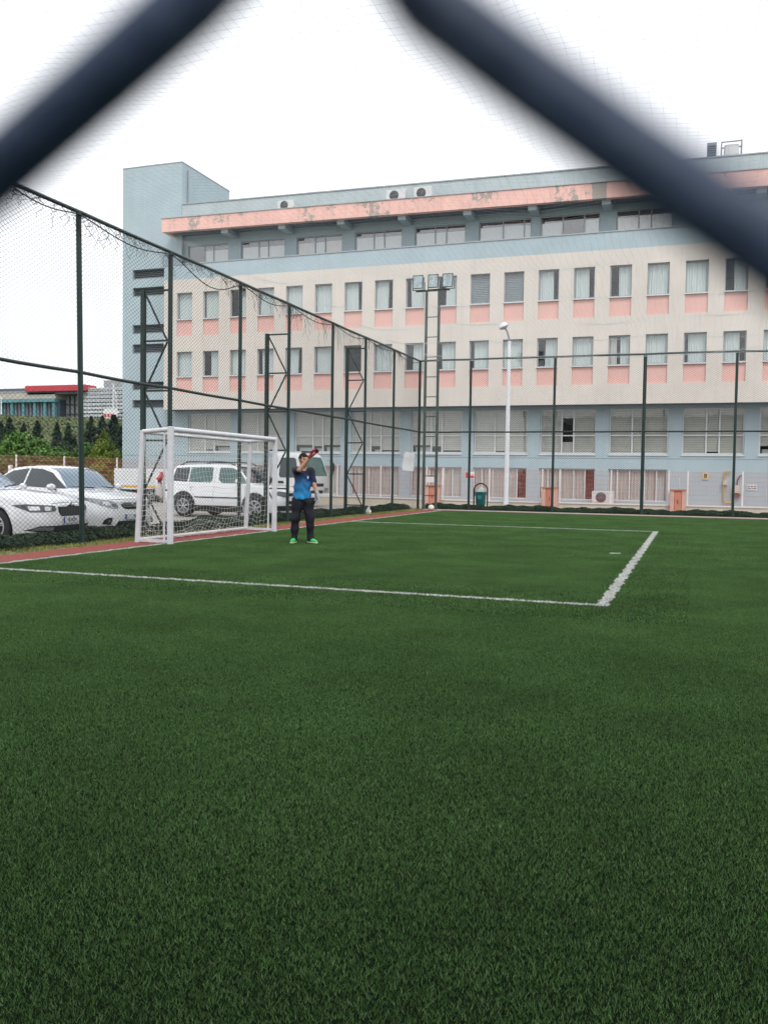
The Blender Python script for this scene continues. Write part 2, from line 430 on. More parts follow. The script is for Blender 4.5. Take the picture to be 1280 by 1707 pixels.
# ---- turf: upright fibres everywhere, white fibres where the lines are woven in
LINES = [(LINE_X-.05, LINE_X+.05, TY0, 31.6), (LINE_X+.05, -.775, 8.92, 9.02), (LINE_X+.05, -.775, 22.33, 22.43),
         (-.875, -.775, 9.02, 22.33), (-1.29, -1.13, 15.36, 15.5)]
def blades(px, py, hmin, hmax, w, lean):
    n = len(px); h = NR.uniform(hmin, hmax, n); a = NR.uniform(0, 2*PI, n); l = NR.uniform(.15, lean, n) * h
    t = NR.uniform(0, 2*PI, n); ww = w * NR.uniform(.7, 1.2, n)
    dx, dy = np.cos(t)*ww/2, np.sin(t)*ww/2; ex, ey = np.cos(a)*l, np.sin(a)*l
    z0 = np.zeros(n)
    V = np.stack([np.stack([px-dx, py-dy, z0], 1), np.stack([px+dx, py+dy, z0], 1),
                  np.stack([px+dx*.45+ex, py+dy*.45+ey, h], 1), np.stack([px-dx*.45+ex, py-dy*.45+ey, h], 1)], 1)
    return V.reshape(-1, 3), np.arange(4*n).reshape(-1, 4)
def tile_obj(name, n, *a):
    me = np_mesh(name, *blades(NR.random(n)-.5, NR.random(n)-.5, *a), G_TURF)
    return bpy.data.objects.new(name, me)
NEAR = [tile_obj('turf_tuft_near', 44000, .0065, .0115, .0014, 1.0) for _ in range(3)]
FAR = [tile_obj('turf_tuft_far', 13000, .008, .014, .0030, 1.0) for _ in range(3)]
def in_line(x, y, pad=0.):
    k = np.zeros(len(x), bool)
    wob = .012*np.sin(y*9.3)+.010*np.sin(y*23+x*17)+.008*np.sin(x*31)
    for (a, b, c, d) in LINES: k |= (x > a-pad+wob) & (x < b+pad+wob) & (y > c-pad+wob) & (y < d+pad+wob)
    return k
pts = []; lv = []
for ix in range(-9, 16):
    for iy in range(-2, 32):
        x, y = ix+.5, iy+.5; x0, x1, y0, y1 = ix, ix+1, iy, iy+1
        if x1 <= TX0+.02: continue
        edge = x0 < TX0 or y1 > TY1
        hit = any(x1 > a-.03 and x0 < b+.03 and y1 > c-.03 and y0 < d+.03 for a, b, c, d in LINES)
        dist = math.hypot(x, y)
        if hit or edge:
            n = 13000 if dist < 16 else 9000
            px, py = NR.uniform(x0, x1, n), NR.uniform(y0, y1, n)
            ok = (px > TX0) & (py < TY1) & ~in_line(px, py)
            lv.append((px[ok], py[ok], 0.0030 if dist < 16 else .0042))
        else: pts.append((x, y, 0 if dist < 13+3*NR.random() else 1))
V = []; F = []; b = 0
for px, py, w in lv:
    v, f = blades(px, py, .008, .014, w, 1.0); V.append(v); F.append(f+b); b += len(v)
pv = np.array([(x, y, 0) for x, y, _ in pts])
V = np.concatenate(V + [pv]); F = np.concatenate(F)
me = np_mesh('turf_grass', V, F, G_TURF)
at = me.attributes.new('slot', 'INT', 'POINT'); sl_ = np.full(len(V), -1, np.int32)
sl_[-len(pts):] = [NR.integers(3) + 3*k for _, _, k in pts]; at.data.foreach_set('value', sl_)
at = me.attributes.new('turn', 'FLOAT', 'POINT'); tr = np.zeros(len(V), np.float32); tr[-len(pts):] = NR.integers(0, 4, len(pts)) * (PI/2); at.data.foreach_set('value', tr)
turf = obj('turf_grass', me); tag(turf, kind='stuff', label='short dark green artificial turf of the football pitch', cat='turf')
ng = bpy.data.node_groups.new('turf_tiles', 'GeometryNodeTree')
ng.interface.new_socket('Geometry', in_out='INPUT', socket_type='NodeSocketGeometry'); ng.interface.new_socket('Geometry', in_out='OUTPUT', socket_type='NodeSocketGeometry')
n_ = ng.nodes; l_ = ng.links; gi = n_.new('NodeGroupInput'); go = n_.new('NodeGroupOutput')
sa = n_.new('GeometryNodeInputNamedAttribute'); sa.data_type = 'INT'; sa.inputs[0].default_value = 'slot'
ta = n_.new('GeometryNodeInputNamedAttribute'); ta.data_type = 'FLOAT'; ta.inputs[0].default_value = 'turn'
cmpn = n_.new('FunctionNodeCompare'); cmpn.data_type = 'INT'; cmpn.operation = 'GREATER_EQUAL'
ci = [s for s in cmpn.inputs if s.type == 'INT' and s.enabled]
l_.new(sa.outputs[0], ci[0]); ci[1].default_value = 0
g2i = n_.new('GeometryNodeGeometryToInstance')
for o in reversed(NEAR + FAR):
    oi = n_.new('GeometryNodeObjectInfo'); oi.inputs['Object'].default_value = o; oi.inputs['As Instance'].default_value = True
    l_.new(oi.outputs['Geometry'], g2i.inputs[0])
jo = n_.new('GeometryNodeJoinGeometry')
for o in (NEAR + FAR)[::-1]:
    oi = n_.new('GeometryNodeObjectInfo'); oi.inputs['Object'].default_value = o; oi.inputs['As Instance'].default_value = True
    l_.new(oi.outputs['Geometry'], jo.inputs[0])
n_.remove(g2i)
ip = n_.new('GeometryNodeInstanceOnPoints'); ip.inputs['Pick Instance'].default_value = True
cx = n_.new('ShaderNodeCombineXYZ'); l_.new(ta.outputs[0], cx.inputs[2])
l_.new(gi.outputs[0], ip.inputs['Points']); l_.new(cmpn.outputs[0], ip.inputs['Selection']); l_.new(jo.outputs[0], ip.inputs['Instance'])
l_.new(sa.outputs[0], ip.inputs['Instance Index']); l_.new(cx.outputs[0], ip.inputs['Rotation'])
j2 = n_.new('GeometryNodeJoinGeometry'); l_.new(ip.outputs[0], j2.inputs[0]); l_.new(gi.outputs[0], j2.inputs[0]); l_.new(j2.outputs[0], go.inputs[0])
md = turf.modifiers.new('tiles', 'NODES'); md.node_group = ng
# the woven white lines
V = []; F = []; b = 0
for (a, bb, c, d) in LINES:
    n = int((bb-a+.06)*(d-c+.06)*11000)
    px, py = NR.uniform(a-.03, bb+.03, n), NR.uniform(c-.03, d+.03, n); ok = in_line(px, py) & (NR.random(n) < np.where(py < 12, .92, .85))
    v, f = blades(px[ok], py[ok], .009, .016, .0060, 1.3); V.append(v); F.append(f+b); b += len(v)
lo = obj('pitch_line', np_mesh('pitch_line', np.concatenate(V), np.concatenate(F), G_WHITE)); tag(lo, kind='structure')

def strip_blades(name, x0, x1, y0, y1, n, hmin, hmax, w, m, label, z=0., yfun=None):
    px, py = NR.uniform(x0, x1, n), NR.uniform(y0, y1, n); pz = np.zeros(n)
    # patchy growth
    q = np.array([noise.noise((a*1.7, b_*1.7, 3.3)) for a, b_ in zip(px, py)]); ok = q > -.25; px, py = px[ok], py[ok]
    v, f = blades(px, py, hmin, hmax, w, 1.1); v[:, 2] += z
    o = obj(name, np_mesh(name, v, f, m)); tag(o, kind='stuff', label=label, cat='grass'); return o
strip_blades('verge_grass', -10.2, -9.63, 1, 32.2, 26000, .02, .06, .010, G_VERGE, 'yellow green grass verge between the red strip and the low hedge')

# ---- low hedges
def leaves(P, Nrm, size, flat=.4):
    """leaf quads at points P facing roughly along Nrm"""
    n = len(P); d = NR.normal(size=(n, 3)); d /= np.linalg.norm(d, axis=1, keepdims=True)
    nn = Nrm + d*1.1; nn /= np.linalg.norm(nn, axis=1, keepdims=True)
    t = NR.normal(size=(n, 3)); t -= nn * (t*nn).sum(1, keepdims=True); t /= np.linalg.norm(t, axis=1, keepdims=True)
    s = np.cross(nn, t); L_ = (size*NR.uniform(.6, 1.3, n))[:, None]
    V = np.stack([P - t*L_, P + s*L_*flat, P + t*L_, P - s*L_*flat], 1)
    return V.reshape(-1, 3), np.arange(4*n).reshape(-1, 4)
def hedge(name, x0, x1, y0, y1, h, n, size, label, along):
    px, py = NR.uniform(x0, x1, n), NR.uniform(y0, y1, n); t = NR.random(n)
    s = py if along == 'y' else px
    top = h*(1 + .10*np.sin(s*1.9) + .08*np.sin(s*4.7+1) + .07*np.sin(s*11.3))
    cross = (px-x0)/(x1-x0) if along == 'y' else (py-y0)/(y1-y0)
    prof = np.sqrt(np.clip(1-(2*cross-1)**2*.75, 0, 1)); top = top*prof
    pz = top * (1-(1-t)**1.8*.95) - .02
    Nn = np.stack([np.zeros(n), np.zeros(n), np.ones(n)], 1)
    if along == 'y': Nn[:, 0] = (2*cross-1)*1.2
    else: Nn[:, 1] = (2*cross-1)*1.2
    v, f = leaves(np.stack([px, py, pz], 1), Nn, size)
    o = obj(name, np_mesh(name, v, f, G_HEDGE)); tag(o, label, 'hedge')
hedge('low_hedge', -10.85, -10.12, 6, 31.9, .235, 95000, .030, 'low dark green hedge along the parked cars behind the goal', 'y')
hedge('low_hedge', -9.75, 9, 32.42, 33.0, .235, 60000, .036, 'low dark green hedge in front of the pastel building', 'x')

# ================================================================== FENCES
WX, WZ = .112, .075
def chain_mesh(parent, x0, x1, y, z0, z1, axis, r=.0027):
    """woven wire as two layers of straight diagonals; axis 'x' runs along X at Y=y, 'y' along Y at X=y"""
    c = clip_lines(x1-x0, z1-z0, WX, WZ); a0 = c[:, 0]+x0; b0 = c[:, 2]+x0; za = c[:, 1]+z0; zb = c[:, 3]+z0; off = y + c[:, 4]*r
    if axis == 'x': P = np.stack([a0, off, za], 1); Q = np.stack([b0, off, zb], 1)
    else: P = np.stack([off, a0, za], 1); Q = np.stack([off, b0, zb], 1)
    # break the long wires so that they are not ruler straight
    K = 14; t = np.linspace(0, 1, K+1)[None, :, None]; Lp = P[:, None]+(Q-P)[:, None]*t
    bulge = .022*np.sin(Lp[..., 0]*1.3+Lp[..., 1]*1.3)*np.sin(Lp[..., 2]*1.7+.6)
    Lp[..., 1 if axis == 'x' else 0] += bulge
    v, f = rods(Lp[:, :-1].reshape(-1, 3), Lp[:, 1:].reshape(-1, 3), r, 3)
    return obj('chain_link', np_mesh('chain_link', v, f, mat['wire']), parent)
def post(parent, x, y, top, r=.043, lean=(0, 0), base=True):
    mb = MB(); mb.cyl((x+lean[0], y+lean[1], -.05), (x, y, top), r, n=12)
    if base: mb.cyl((x+lean[0], y+lean[1], -.02), (x+lean[0], y+lean[1], .05), r*1.8, r*1.3, n=12)
    o = mb.build('post', mat['green'], parent, smooth=True); return o
# --- fence behind the goal
gf = empty('goal_end_fence', (XL, YB, 0), 0, 'tall green chain link fence running behind the white goal', 'fence')
YL = [1.1, 3.9, 6.75, 9.6, 12.454, 15.232, 18.103, 20.690, 23.596, 26.301, 29.121]
for i, y in enumerate(YL): post(gf, XL, y, FH, .047 if y < 16 else .043, (0.0, .10 if abs(y-12.454) < .1 else 0))
post(gf, XL, YB, FH, .05)
def railpts(y0, y1, z, sag, n=4):
    return [(XL, y0+(y1-y0)*i/n, z - sag*math.sin(PI*i/n)) for i in range(n+1)]
mb = MB(); ys = [-3] + YL + [YB]
for a, b in zip(ys, ys[1:]): mb.tube(railpts(a, b, FH, RD.uniform(-.01, .02)), .034, 10)
mb.build('top_rail', mat['green'], gf, smooth=True)
mb = MB()
for a, b in zip(ys, ys[1:]): mb.tube(railpts(a, b, FM, RD.uniform(-.01, .02)), .030, 10)
mb.build('middle_rail', mat['green'], gf, smooth=True)
chain_mesh(gf, -3, YB, XL, .05, FH, 'y')
# lattice buttresses outside three of the posts
for (y, top) in ((15.232, 4.95), (20.690, 4.93), (26.301, 5.35)):
    xo = XL - .63
    mb = MB(); mb.bar((xo, y, -.06), (xo, y, top), .085, .085, up=(0, 1, 0))
    b_ = mb.build('buttress', mat['green'], gf)
    mb = MB(); z = top - .03; side = 0
    while z > .15:
        mb.bar((xo, y, z), (XL, y, z), .036)
        z2 = z - 1.0
        if z2 > -.4:
            pa, pb = ((xo+.04, y, z-.03), (XL-.07, y, max(.05, z2))) if side == 0 else ((XL-.07, y, z-.03), (xo+.04, y, max(.05, z2)))
            mb.bar(pa, pb, .030)
        z = z2; side ^= 1
    mb.build('brace', mat['green'], b_)
# black cable and torn creeper-like net hanging from the top rail
mb = MB()
for (y0, y1, d) in ((10.6, 12.4, .10), (12.4, 15.2, .16), (15.2, 18.1, .34), (18.1, 20.7, .16), (20.7, 23.6, .14), (23.6, 26.3, .12), (26.3, 29.1, .10), (29.1, 32.1, .16)):
    mb.tube([(XL+.05, y0+(y1-y0)*t/10, FH-.06-d*math.sin(PI*t/10)**1.3*(.8+.4*t/10)) for t in range(11)], .011, 5)
mb.build('cable', mat['black'], gf, smooth=True)
P = []
for i in range(330):
    y = RD.choice([RD.uniform(10.6, 16), RD.uniform(16, 21), RD.uniform(21, 30)]); z = FH - .03
    x = XL + RD.uniform(.0, .07); l = [(x, y, z)]; L0 = RD.choice([.12, .2, .3, .5]) * (1.5 if 20.5 < y < 28 else .8)
    for k in range(5):
        y += RD.uniform(-.14, .14); z -= L0/5*RD.uniform(.2, 1.7); x += RD.uniform(-.02, .02); l.append((x, y, z))
    P.append(l)
v, f = polyline_rods(P, .0035, 3); obj('torn_netting', np_mesh('torn_netting', v, f, mat['black']), gf)
# --- far touchline fence
bf = empty('touchline_fence', (XL, YB, 0), 0, 'tall green chain link fence in front of the pastel building', 'fence')
XB = [-7.943, -4.823, -1.690, 1.302, 4.3, 7.3]
for i, x in enumerate(XB): post(bf, x, YB, FH, .062 if i == 2 else .046)
mb = MB(); xs = [XL] + XB
for a, b in zip(xs, xs[1:]):
    s = RD.uniform(-.015, .02); mb.tube([(a+(b-a)*i/4, YB, FH-s*math.sin(PI*i/4)) for i in range(5)], .036, 10)
mb.build('top_rail', mat['green'], bf, smooth=True)
mb = MB()
for a, b in zip(xs, xs[1:]): mb.tube([(a, YB, FM), ((a+b)/2, YB, FM-.01), (b, YB, FM)], .030, 10)
mb.build('middle_rail', mat['green'], bf, smooth=True)
chain_mesh(bf, XL, 7.3, YB, .05, FH, 'x', .0022)
# --- the fence we stand behind: real woven zigzag wires 5 cm from the lens
NY = .043
a0, a1 = onY(0, 281, NY-.00175), onY(311, 0, NY-.00175); b0, b1 = onY(697, 0, NY), onY(1280, 402, NY)
s1 = (a1.z-a0.z)/(a1.x-a0.x); s2 = (b1.z-b0.z)/(b1.x-b0.x)
KX = ((b0.z - s2*b0.x) - (a0.z - s1*a0.x)) / (s1 - s2); KZ = a0.z + s1*(KX - a0.x)
sm = (s1 - s2)/2; shear = (s1 + s2)/2; CW = .068; HD = 2*CW*sm      # column spacing, diamond height
nf = empty('near_fence', (0, NY, 0), 0, 'dark chain link fence close to the lens with thick blurred wires', 'fence')
Vn = []; Fn = []; bn = 0; WR = .00195
def zig(col, detail):
    """wire swinging between column col and col+1, right bends at KZ + odd half steps"""
    per = 24 if detail else 6; ns = 8 if detail else 3
    par = 0. if (col % 2) else .5              # col -1 has a right bend at z = KZ
    z0, z1 = 0.02, 3.2
    i0 = int((z0-KZ)/HD*per) - per; i1 = int((z1-KZ)/HD*per) + per
    i = np.arange(i0, i1+1); ph = i/per        # in diamond heights from KZ
    ur = np.abs(((ph + par + .5) % 1.) - .5); ul = .5 - ur; e_ = .022     # distance to the nearest right / left bend
    t = np.where(ur < ul, 1-2*np.sqrt(ur**2+e_**2), 2*np.sqrt(ul**2+e_**2))
    x = KX + (col + t)*CW
    z = KZ + ph*HD + shear*(x-KX)
    up = (((ph+par) % 1.) < .5).astype(float)*2-1
    y = NY + WR*.9*up*np.sin(PI*np.clip(t, 0, 1))**.5
    return np.stack([x, y, z], 1), ns
for col in range(-55, 56):
    det = -8 <= col <= 8
    l, ns = zig(col, det); l = l[(l[:, 2] > 0.0) & (l[:, 2] < 3.2)]
    mbz = MB(); 
    T = np.gradient(l, axis=0); T /= np.linalg.norm(T, axis=1, keepdims=True)
    n1 = np.cross(T, np.array([[0, 1., 0]])); n1 /= np.linalg.norm(n1, axis=1, keepdims=True); n2 = np.cross(T, n1)
    an = np.arange(ns)*2*PI/ns
    ring = l[:, None]+WR*(n1[:, None]*np.cos(an)[None, :, None]+n2[:, None]*np.sin(an)[None, :, None])
    k = len(l); j = np.arange(ns); q = np.stack([j, (j+1) % ns, ns+(j+1) % ns, ns+j], 1)[None]+(np.arange(k-1)*ns)[:, None, None]
    Vn.append(ring.reshape(-1, 3)); Fn.append(q.reshape(-1, 4)+bn); bn += k*ns
obj('chain_link', np_mesh('chain_link', np.concatenate(Vn), np.concatenate(Fn), mat['nearwire'], True), nf)
for x in (-3.0, 3.0): post(nf, x, NY+.06, 3.25, .045)
mb = MB(); mb.tube([(-3.1, NY+.06, 3.2), (3.1, NY+.06, 3.2)], .03, 10); mb.build('top_rail', mat['green'], nf, smooth=True)

# --- ball net over the whole pitch
g = .125; nx, ny = int(17.5/g), int(32.1/g)
def netz(x, y):
    u = (x-XL)/3.05; w = (y)/3.05
    s = .5*(1-np.cos(2*PI*u))*.5*(1-np.cos(2*PI*w))
    edge = np.minimum(1, np.minimum((x-XL)/1.5, (YB-y)/1.5))
    return FH - .02 - np.clip(edge, 0, 1)*(.10 + .16*s + .05*np.sin(x*1.1+y*.7) + .12*np.sin((x-XL)/17.5*PI))
lines = []
for i in range(nx+1):
    y = np.linspace(.2, YB, 46); x = np.full_like(y, XL+i*g) + .02*np.sin(y*2.1+i*.3); lines.append(np.stack([x, y, netz(x, y)], 1))
for j in range(ny+1):
    x = np.linspace(XL, XL+17.5, 26); y = np.full_like(x, .2+j*g) + .02*np.sin(x*2.3+j*.31); y = np.minimum(y, YB); lines.append(np.stack([x, y, netz(x, y)], 1))
v, f = polyline_rods(lines, .0010, 3)
on = empty('overhead_net', (XL, YB, FH), 0, 'thin pale ball net stretched overhead across the pitch', 'net')
obj('netting', np_mesh('netting', v, f, mat['net']), on)
# ================================================================== THE PASTEL BUILDING
YF, YG = 42.0, 43.1                       # cream front, recessed blue front
BX0, BX1 = -27.80, 11.6
bld = empty('school_building', (-8, YF, -.07), 0, 'long pastel school building with cream and pale blue walls and peeling pink fascia', 'building')
def facade(mb, xs, zs, cell, y0, hole=.24, wall=0):
    nx, nz = len(xs)-1, len(zs)-1
    D = [[None]*nz for _ in range(nx)]; Mt = [[wall]*nz for _ in range(nx)]
    for i in range(nx):
        for j in range(nz):
            c = cell(i, j)
            if c is None: D[i][j] = hole
            else: D[i][j], Mt[i][j] = c; 
            if c is not None:
                mb.mat(Mt[i][j]); d = y0 + D[i][j]
                mb.add([(xs[i],d,zs[j]),(xs[i+1],d,zs[j]),(xs[i+1],d,zs[j+1]),(xs[i],d,zs[j+1])], [(0,1,2,3)])
    def rev(a, b, p, q, da, db, ma, mb_):
        if abs(da-db) < 1e-6: return
        mb.mat(ma if da < db else mb_)
        mb.add([(p[0],y0+da,p[1]),(q[0],y0+da,q[1]),(q[0],y0+db,q[1]),(p[0],y0+db,p[1])], [(0,1,2,3)])
    for i in range(nx):
        for j in range(nz):
            if i+1 < nx: rev(0,0,(xs[i+1],zs[j]),(xs[i+1],zs[j+1]),D[i][j],D[i+1][j],Mt[i][j],Mt[i+1][j])
            if j+1 < nz: rev(0,0,(xs[i],zs[j+1]),(xs[i+1],zs[j+1]),D[i][j],D[i][j+1],Mt[i][j],Mt[i][j+1])
# --- cream storey block: 24 windows a row
NW = 23; WX0 = -26.98; WP = 1.651; WW = .965
xs = [BX0]; 
for k in range(NW): xs += [WX0+k*WP, WX0+k*WP+WW]
xs.append(BX1)
zs = [4.76, 5.68, 6.55, 7.92, 8.79, 9.68, 11.13, 11.86, 12.66]
def cell(i, j):
    if i % 2 and j in (2, 5): return None
    if i % 2 and j in (1, 4): return (.075, 1)
    return (0, 2 if j == 7 else 0)
mb = MB(); facade(mb, xs, zs, cell, YF)
mb.mat(0)
mb.add([(BX0,YF,4.76),(BX0,YF,11.86),(BX0,YG+.3,11.86),(BX0,YG+.3,4.76)], [(0,1,2,3)])
mb.mat(2); mb.add([(BX0,YF,11.86),(BX0,YF,12.66),(BX0,YG+.3,12.66),(BX0,YG+.3,11.86)], [(0,1,2,3)])
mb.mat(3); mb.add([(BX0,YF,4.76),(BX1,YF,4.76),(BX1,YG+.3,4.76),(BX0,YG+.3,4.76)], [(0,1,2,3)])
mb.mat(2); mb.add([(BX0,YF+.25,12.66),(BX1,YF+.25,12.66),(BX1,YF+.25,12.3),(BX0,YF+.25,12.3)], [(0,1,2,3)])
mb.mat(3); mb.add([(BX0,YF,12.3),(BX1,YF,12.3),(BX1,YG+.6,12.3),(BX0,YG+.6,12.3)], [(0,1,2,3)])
mb.build('wall', [mat['cream'], mat['pink'], mat['blue'], mat['soffit']], bld)
mb = MB(); mb.box(BX0-.03, BX1, YF-.035, YF+.28, 12.663, 12.715); mb.build('parapet_coping', mat['coping'], bld)
# dark floors and back wall inside
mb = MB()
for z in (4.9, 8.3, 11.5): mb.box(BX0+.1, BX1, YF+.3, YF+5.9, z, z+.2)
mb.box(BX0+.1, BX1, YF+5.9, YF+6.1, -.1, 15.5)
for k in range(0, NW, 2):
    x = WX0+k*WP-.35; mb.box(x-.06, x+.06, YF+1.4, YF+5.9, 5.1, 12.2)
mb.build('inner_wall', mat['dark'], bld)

def curtain(parent, x0, x1, z0, z1, y, m, fold=.11, amp=.020, name='curtain', seed=0):
    n = max(6, int((x1-x0)/fold*6)); mb = MB(); rr = random.Random(seed)
    ph = rr.random()*6; sk = rr.uniform(-.04, .04)
    for i in range(n+1):
        x = x0+(x1-x0)*i/n; o = amp*math.sin((x-x0)/fold*2*PI+ph)+amp*.5*math.sin((x-x0)/fold*2.7+ph*2)
        mb.v += [(x+sk, y+o, z0), (x, y+o*.7, z1)]
    for i in range(n): mb.f.append((2*i, 2*i+2, 2*i+3, 2*i+1)); mb.m.append(0)
    return mb.build(name, m, parent, smooth=True)
def blind(parent, x0, x1, z0, z1, y, m, step=.10):
    mb = MB(); z = z1
    while z > z0+1e-3:
        zb = max(z0, z-step); mb.add([(x0,y+.006,z-.003),(x1,y+.006,z-.003),(x1,y-.014,zb+.004),(x0,y-.014,zb+.004)], [(0,3,2,1)]); z = zb
    return mb.build('blind', m, parent)
def window(x0, x1, z0, z1, y, bars=(), hbars=(), fm='alu', w=.045, gl='glass', sill=None):
    mb = MB()
    mb.box(x0, x0+w, y-.03, y+.03, z0, z1); mb.box(x1-w, x1, y-.03, y+.03, z0, z1)
    mb.box(x0+w, x1-w, y-.03, y+.03, z1-w, z1); mb.box(x0+w, x1-w, y-.03, y+.03, z0, z0+w)
    cuts = [x0+w] + [b for b in bars] + [x1-w]
    for b in bars: mb.box(b-w*.6, b+w*.6, y-.028, y+.028, z0+w, z1-w)
    for (xa, xb, zz) in hbars: mb.box(xa, xb, y-.024, y+.024, zz-w*.5, zz+w*.5)
    o = mb.build('window', mat[fm], bld)
    mb = MB(); mb.add([(x0+w,y,z0+w),(x1-w,y,z0+w),(x1-w,y,z1-w),(x0+w,y,z1-w)], [(0,1,2,3)])
    mb.build('pane', mat[gl], o)
    if sill:
        mb = MB(); mb.box(x0-.035, x1+.035, sill[0], sill[1], sill[2], sill[3]); mb.build('sill', mat['pvc'], o)
    return o
rr = random.Random(3)
# what hangs in each window: full curtain, half open, dark
UP = {10: 'lines', 11: 'lines', 6: 'r', 7: 'r', 8: 'o', 9: 'l', 14: 'l', 15: 'c', 2: 'l', 5: 'f', 13: 'r'}
MID = {1: 'l', 6: 'dark', 8: 'l', 12: 'l', 14: 'm', 9: 'o', 10: 'o', 16: 'o', 3: 'o'}
for row, (z0, z1, spec) in enumerate(((9.695, 11.125, UP), (6.565, 7.915, MID))):
    for k in range(NW):
        x0 = WX0+k*WP; x1 = x0+WW; y = YF+.16; s = spec.get(k, rr.choice('fffffrl'))
        o = window(x0+.004, x1-.004, z0, z1, y, sill=(YF-.03, YF+.15, z0-.05, z0-.003))
        a, b = x0+.03, x1-.03; cy = y+.085
        if s == 'dark': continue
        if s == 'lines': blind(o, a, b, z0+.05, z1-.02, cy-.04, mat['grey'], .085); continue
        if s == 'l': a += WW*.36
        elif s == 'r': b -= WW*.26
        elif s == 'o': a += WW*.16
        elif s == 'm':
            curtain(o, a, a+.32, z0+.02, z1-.02, cy, mat['curtain2'], seed=k); a += WW*.5
        curtain(o, a, b, z0+.02, z1-.02, cy, mat['curtain'], seed=k+50*row)
        if rr.random() < .4 and s == 'f': curtain(o, a, a+.16, z0+.02, z1-.02, cy+.05, mat['curtain2'], seed=k+9)
# --- recessed blue ground and basement storeys
GR = [-17.63+3.297*k for k in range(-2, 9)]; GW = 2.69
xs = [-31.3]
for r in GR: xs += [r-GW, r]
xs.append(BX1)
zs = [-.2, .24, 1.76, 2.47, 4.63, 5.0]
def gcell(i, j):
    r = (i-1)//2
    if i % 2 and j == 3: return None
    if i % 2 and j == 1 and 1 <= r and GR[r] < 0: return None
    return (0, 0)
mb = MB(); facade(mb, xs, zs, gcell, YG)
mb.build('lower_wall', [mat['blue']], bld)
mb = MB()
mb.box(-31.25, BX1, YG-.02, YG-.003, 2.27, 2.30)
mb.build('string_course', mat['blue'], bld)
rr = random.Random(8)
for n, r in enumerate(GR):
    x0, x1 = r-GW+.004, r-.004; y = YG+.13; m1, m2 = x0+1.05, x0+1.62
    o = window(x0, x1, 2.475, 4.625, y, (m1, m2), [(x0+.05, x1-.05, 3.36)], 'pvc', .06, 'glassb', sill=(YG-.05, YG+.1, 2.40, 2.462))
    for (a, b) in ((x0+.05, m1-.03), (m1+.03, m2-.03), (m2+.03, x1-.05)):
        zb = 2.5 + rr.choice([0, .05, .12, .32, .38])
        if n == 6 and a > x0+.2 and a < m2: blind(o, a, b, 4.2, 4.6, y+.05, mat['blind']); curtain(o, a, b, 2.52, 3.05, y+.09, mat['curtain2'], name='curtain'); continue
        if n in (5, 6, 7, 8): zb = 2.5 + rr.choice([0, .03, .1])
        blind(o, a, b, zb, 4.61, y+.05, mat['blind'], .105)
        if zb > 2.8 and rr.random() < .6:
            mb = MB(); mb.box(a+.1, b-.1, y+.25, y+.5, 2.5, 2.5+rr.uniform(.15, .3)); mb.build('window_clutter', mat['curtain'], o)
    if r < 0 and n >= 1:
        o = window(x0, x1, .245, 1.755, y, (x0+.42, x0+.98, x0+1.66, x0+2.2), (), 'pvc', .05, 'glassb')
        curtain(o, x0+.05, x0+2.15, .26, 1.74, y+.065, mat['curtain2'], .16, .03, seed=n)
        if n in (5, 6): curtain(o, x0+2.22, x1-.05, .26, 1.74, y+.14, mat['redcurt'], .16, .03, seed=n)
        else: curtain(o, x0+2.15, x1-.05, .26, 1.74, y+.13, mat['curtain'], .16, .03, seed=n)
# --- stair tower with horizontal vents
TXA, TXB, TZ = -31.3, -27.39, 18.63
xs = [TXA, -30.62, BX0+.25, TXB]; sl_z = [(12.38, 12.86), (11.39, 11.84), (9.27, 9.72), (8.14, 8.62), (6.05, 6.46), (5.01, 5.43)]
zs = [5.0] + sorted(z for p in sl_z for z in p)[0:] + [TZ]
mb = MB(); facade(mb, xs, zs, lambda i, j: None if (i == 1 and j % 2 == 1) else (0, 0), YG, .3)
mb.add([(TXB,YG,12.0),(TXB,YG,TZ),(TXB,48.4,TZ),(TXB,48.4,12.0)], [(0,3,2,1)])
mb.add([(TXA,YG,-.2),(TXA,YG,TZ),(TXA,48.4,TZ),(TXA,48.4,-.2)], [(0,1,2,3)])
mb.add([(TXA,48.4,-.2),(TXB,48.4,-.2),(TXB,48.4,TZ),(TXA,48.4,TZ)], [(0,3,2,1)])
mb.add([(TXA,YG,TZ),(TXB,YG,TZ),(TXB,48.4,TZ),(TXA,48.4,TZ)], [(0,1,2,3)])
mb.build('stair_tower', mat['blue2'] if False else mat['blue'], bld)
mb = MB(); mb.box(TXA-.02, TXB+.02, YG-.02, 48.42, TZ+.003, TZ+.05); mb.build('tower_coping', mat['coping'], bld)
for z0, z1 in sl_z:
    mb = MB(); n = 5
    for i in range(n):
        z = z0+(z1-z0)*(i+.1)/n; mb.add([(-30.61,YG+.12,z),(BX0+.25,YG+.12,z),(BX0+.25,YG+.24,z+(z1-z0)/n),(-30.61,YG+.24,z+(z1-z0)/n)], [(0,1,2,3)])
    mb.box(-30.615, BX0+.25, YG-.02, YG+.2, z0-.03, z0-.002)
    mb.build('vent', mat['grey'], bld)
mb = MB(); mb.tube([(-27.33, 43.62, 15.9), (-27.33, 43.62, 18.35)], .035, 8); mb.build('downpipe', mat['grey'], bld, smooth=True)
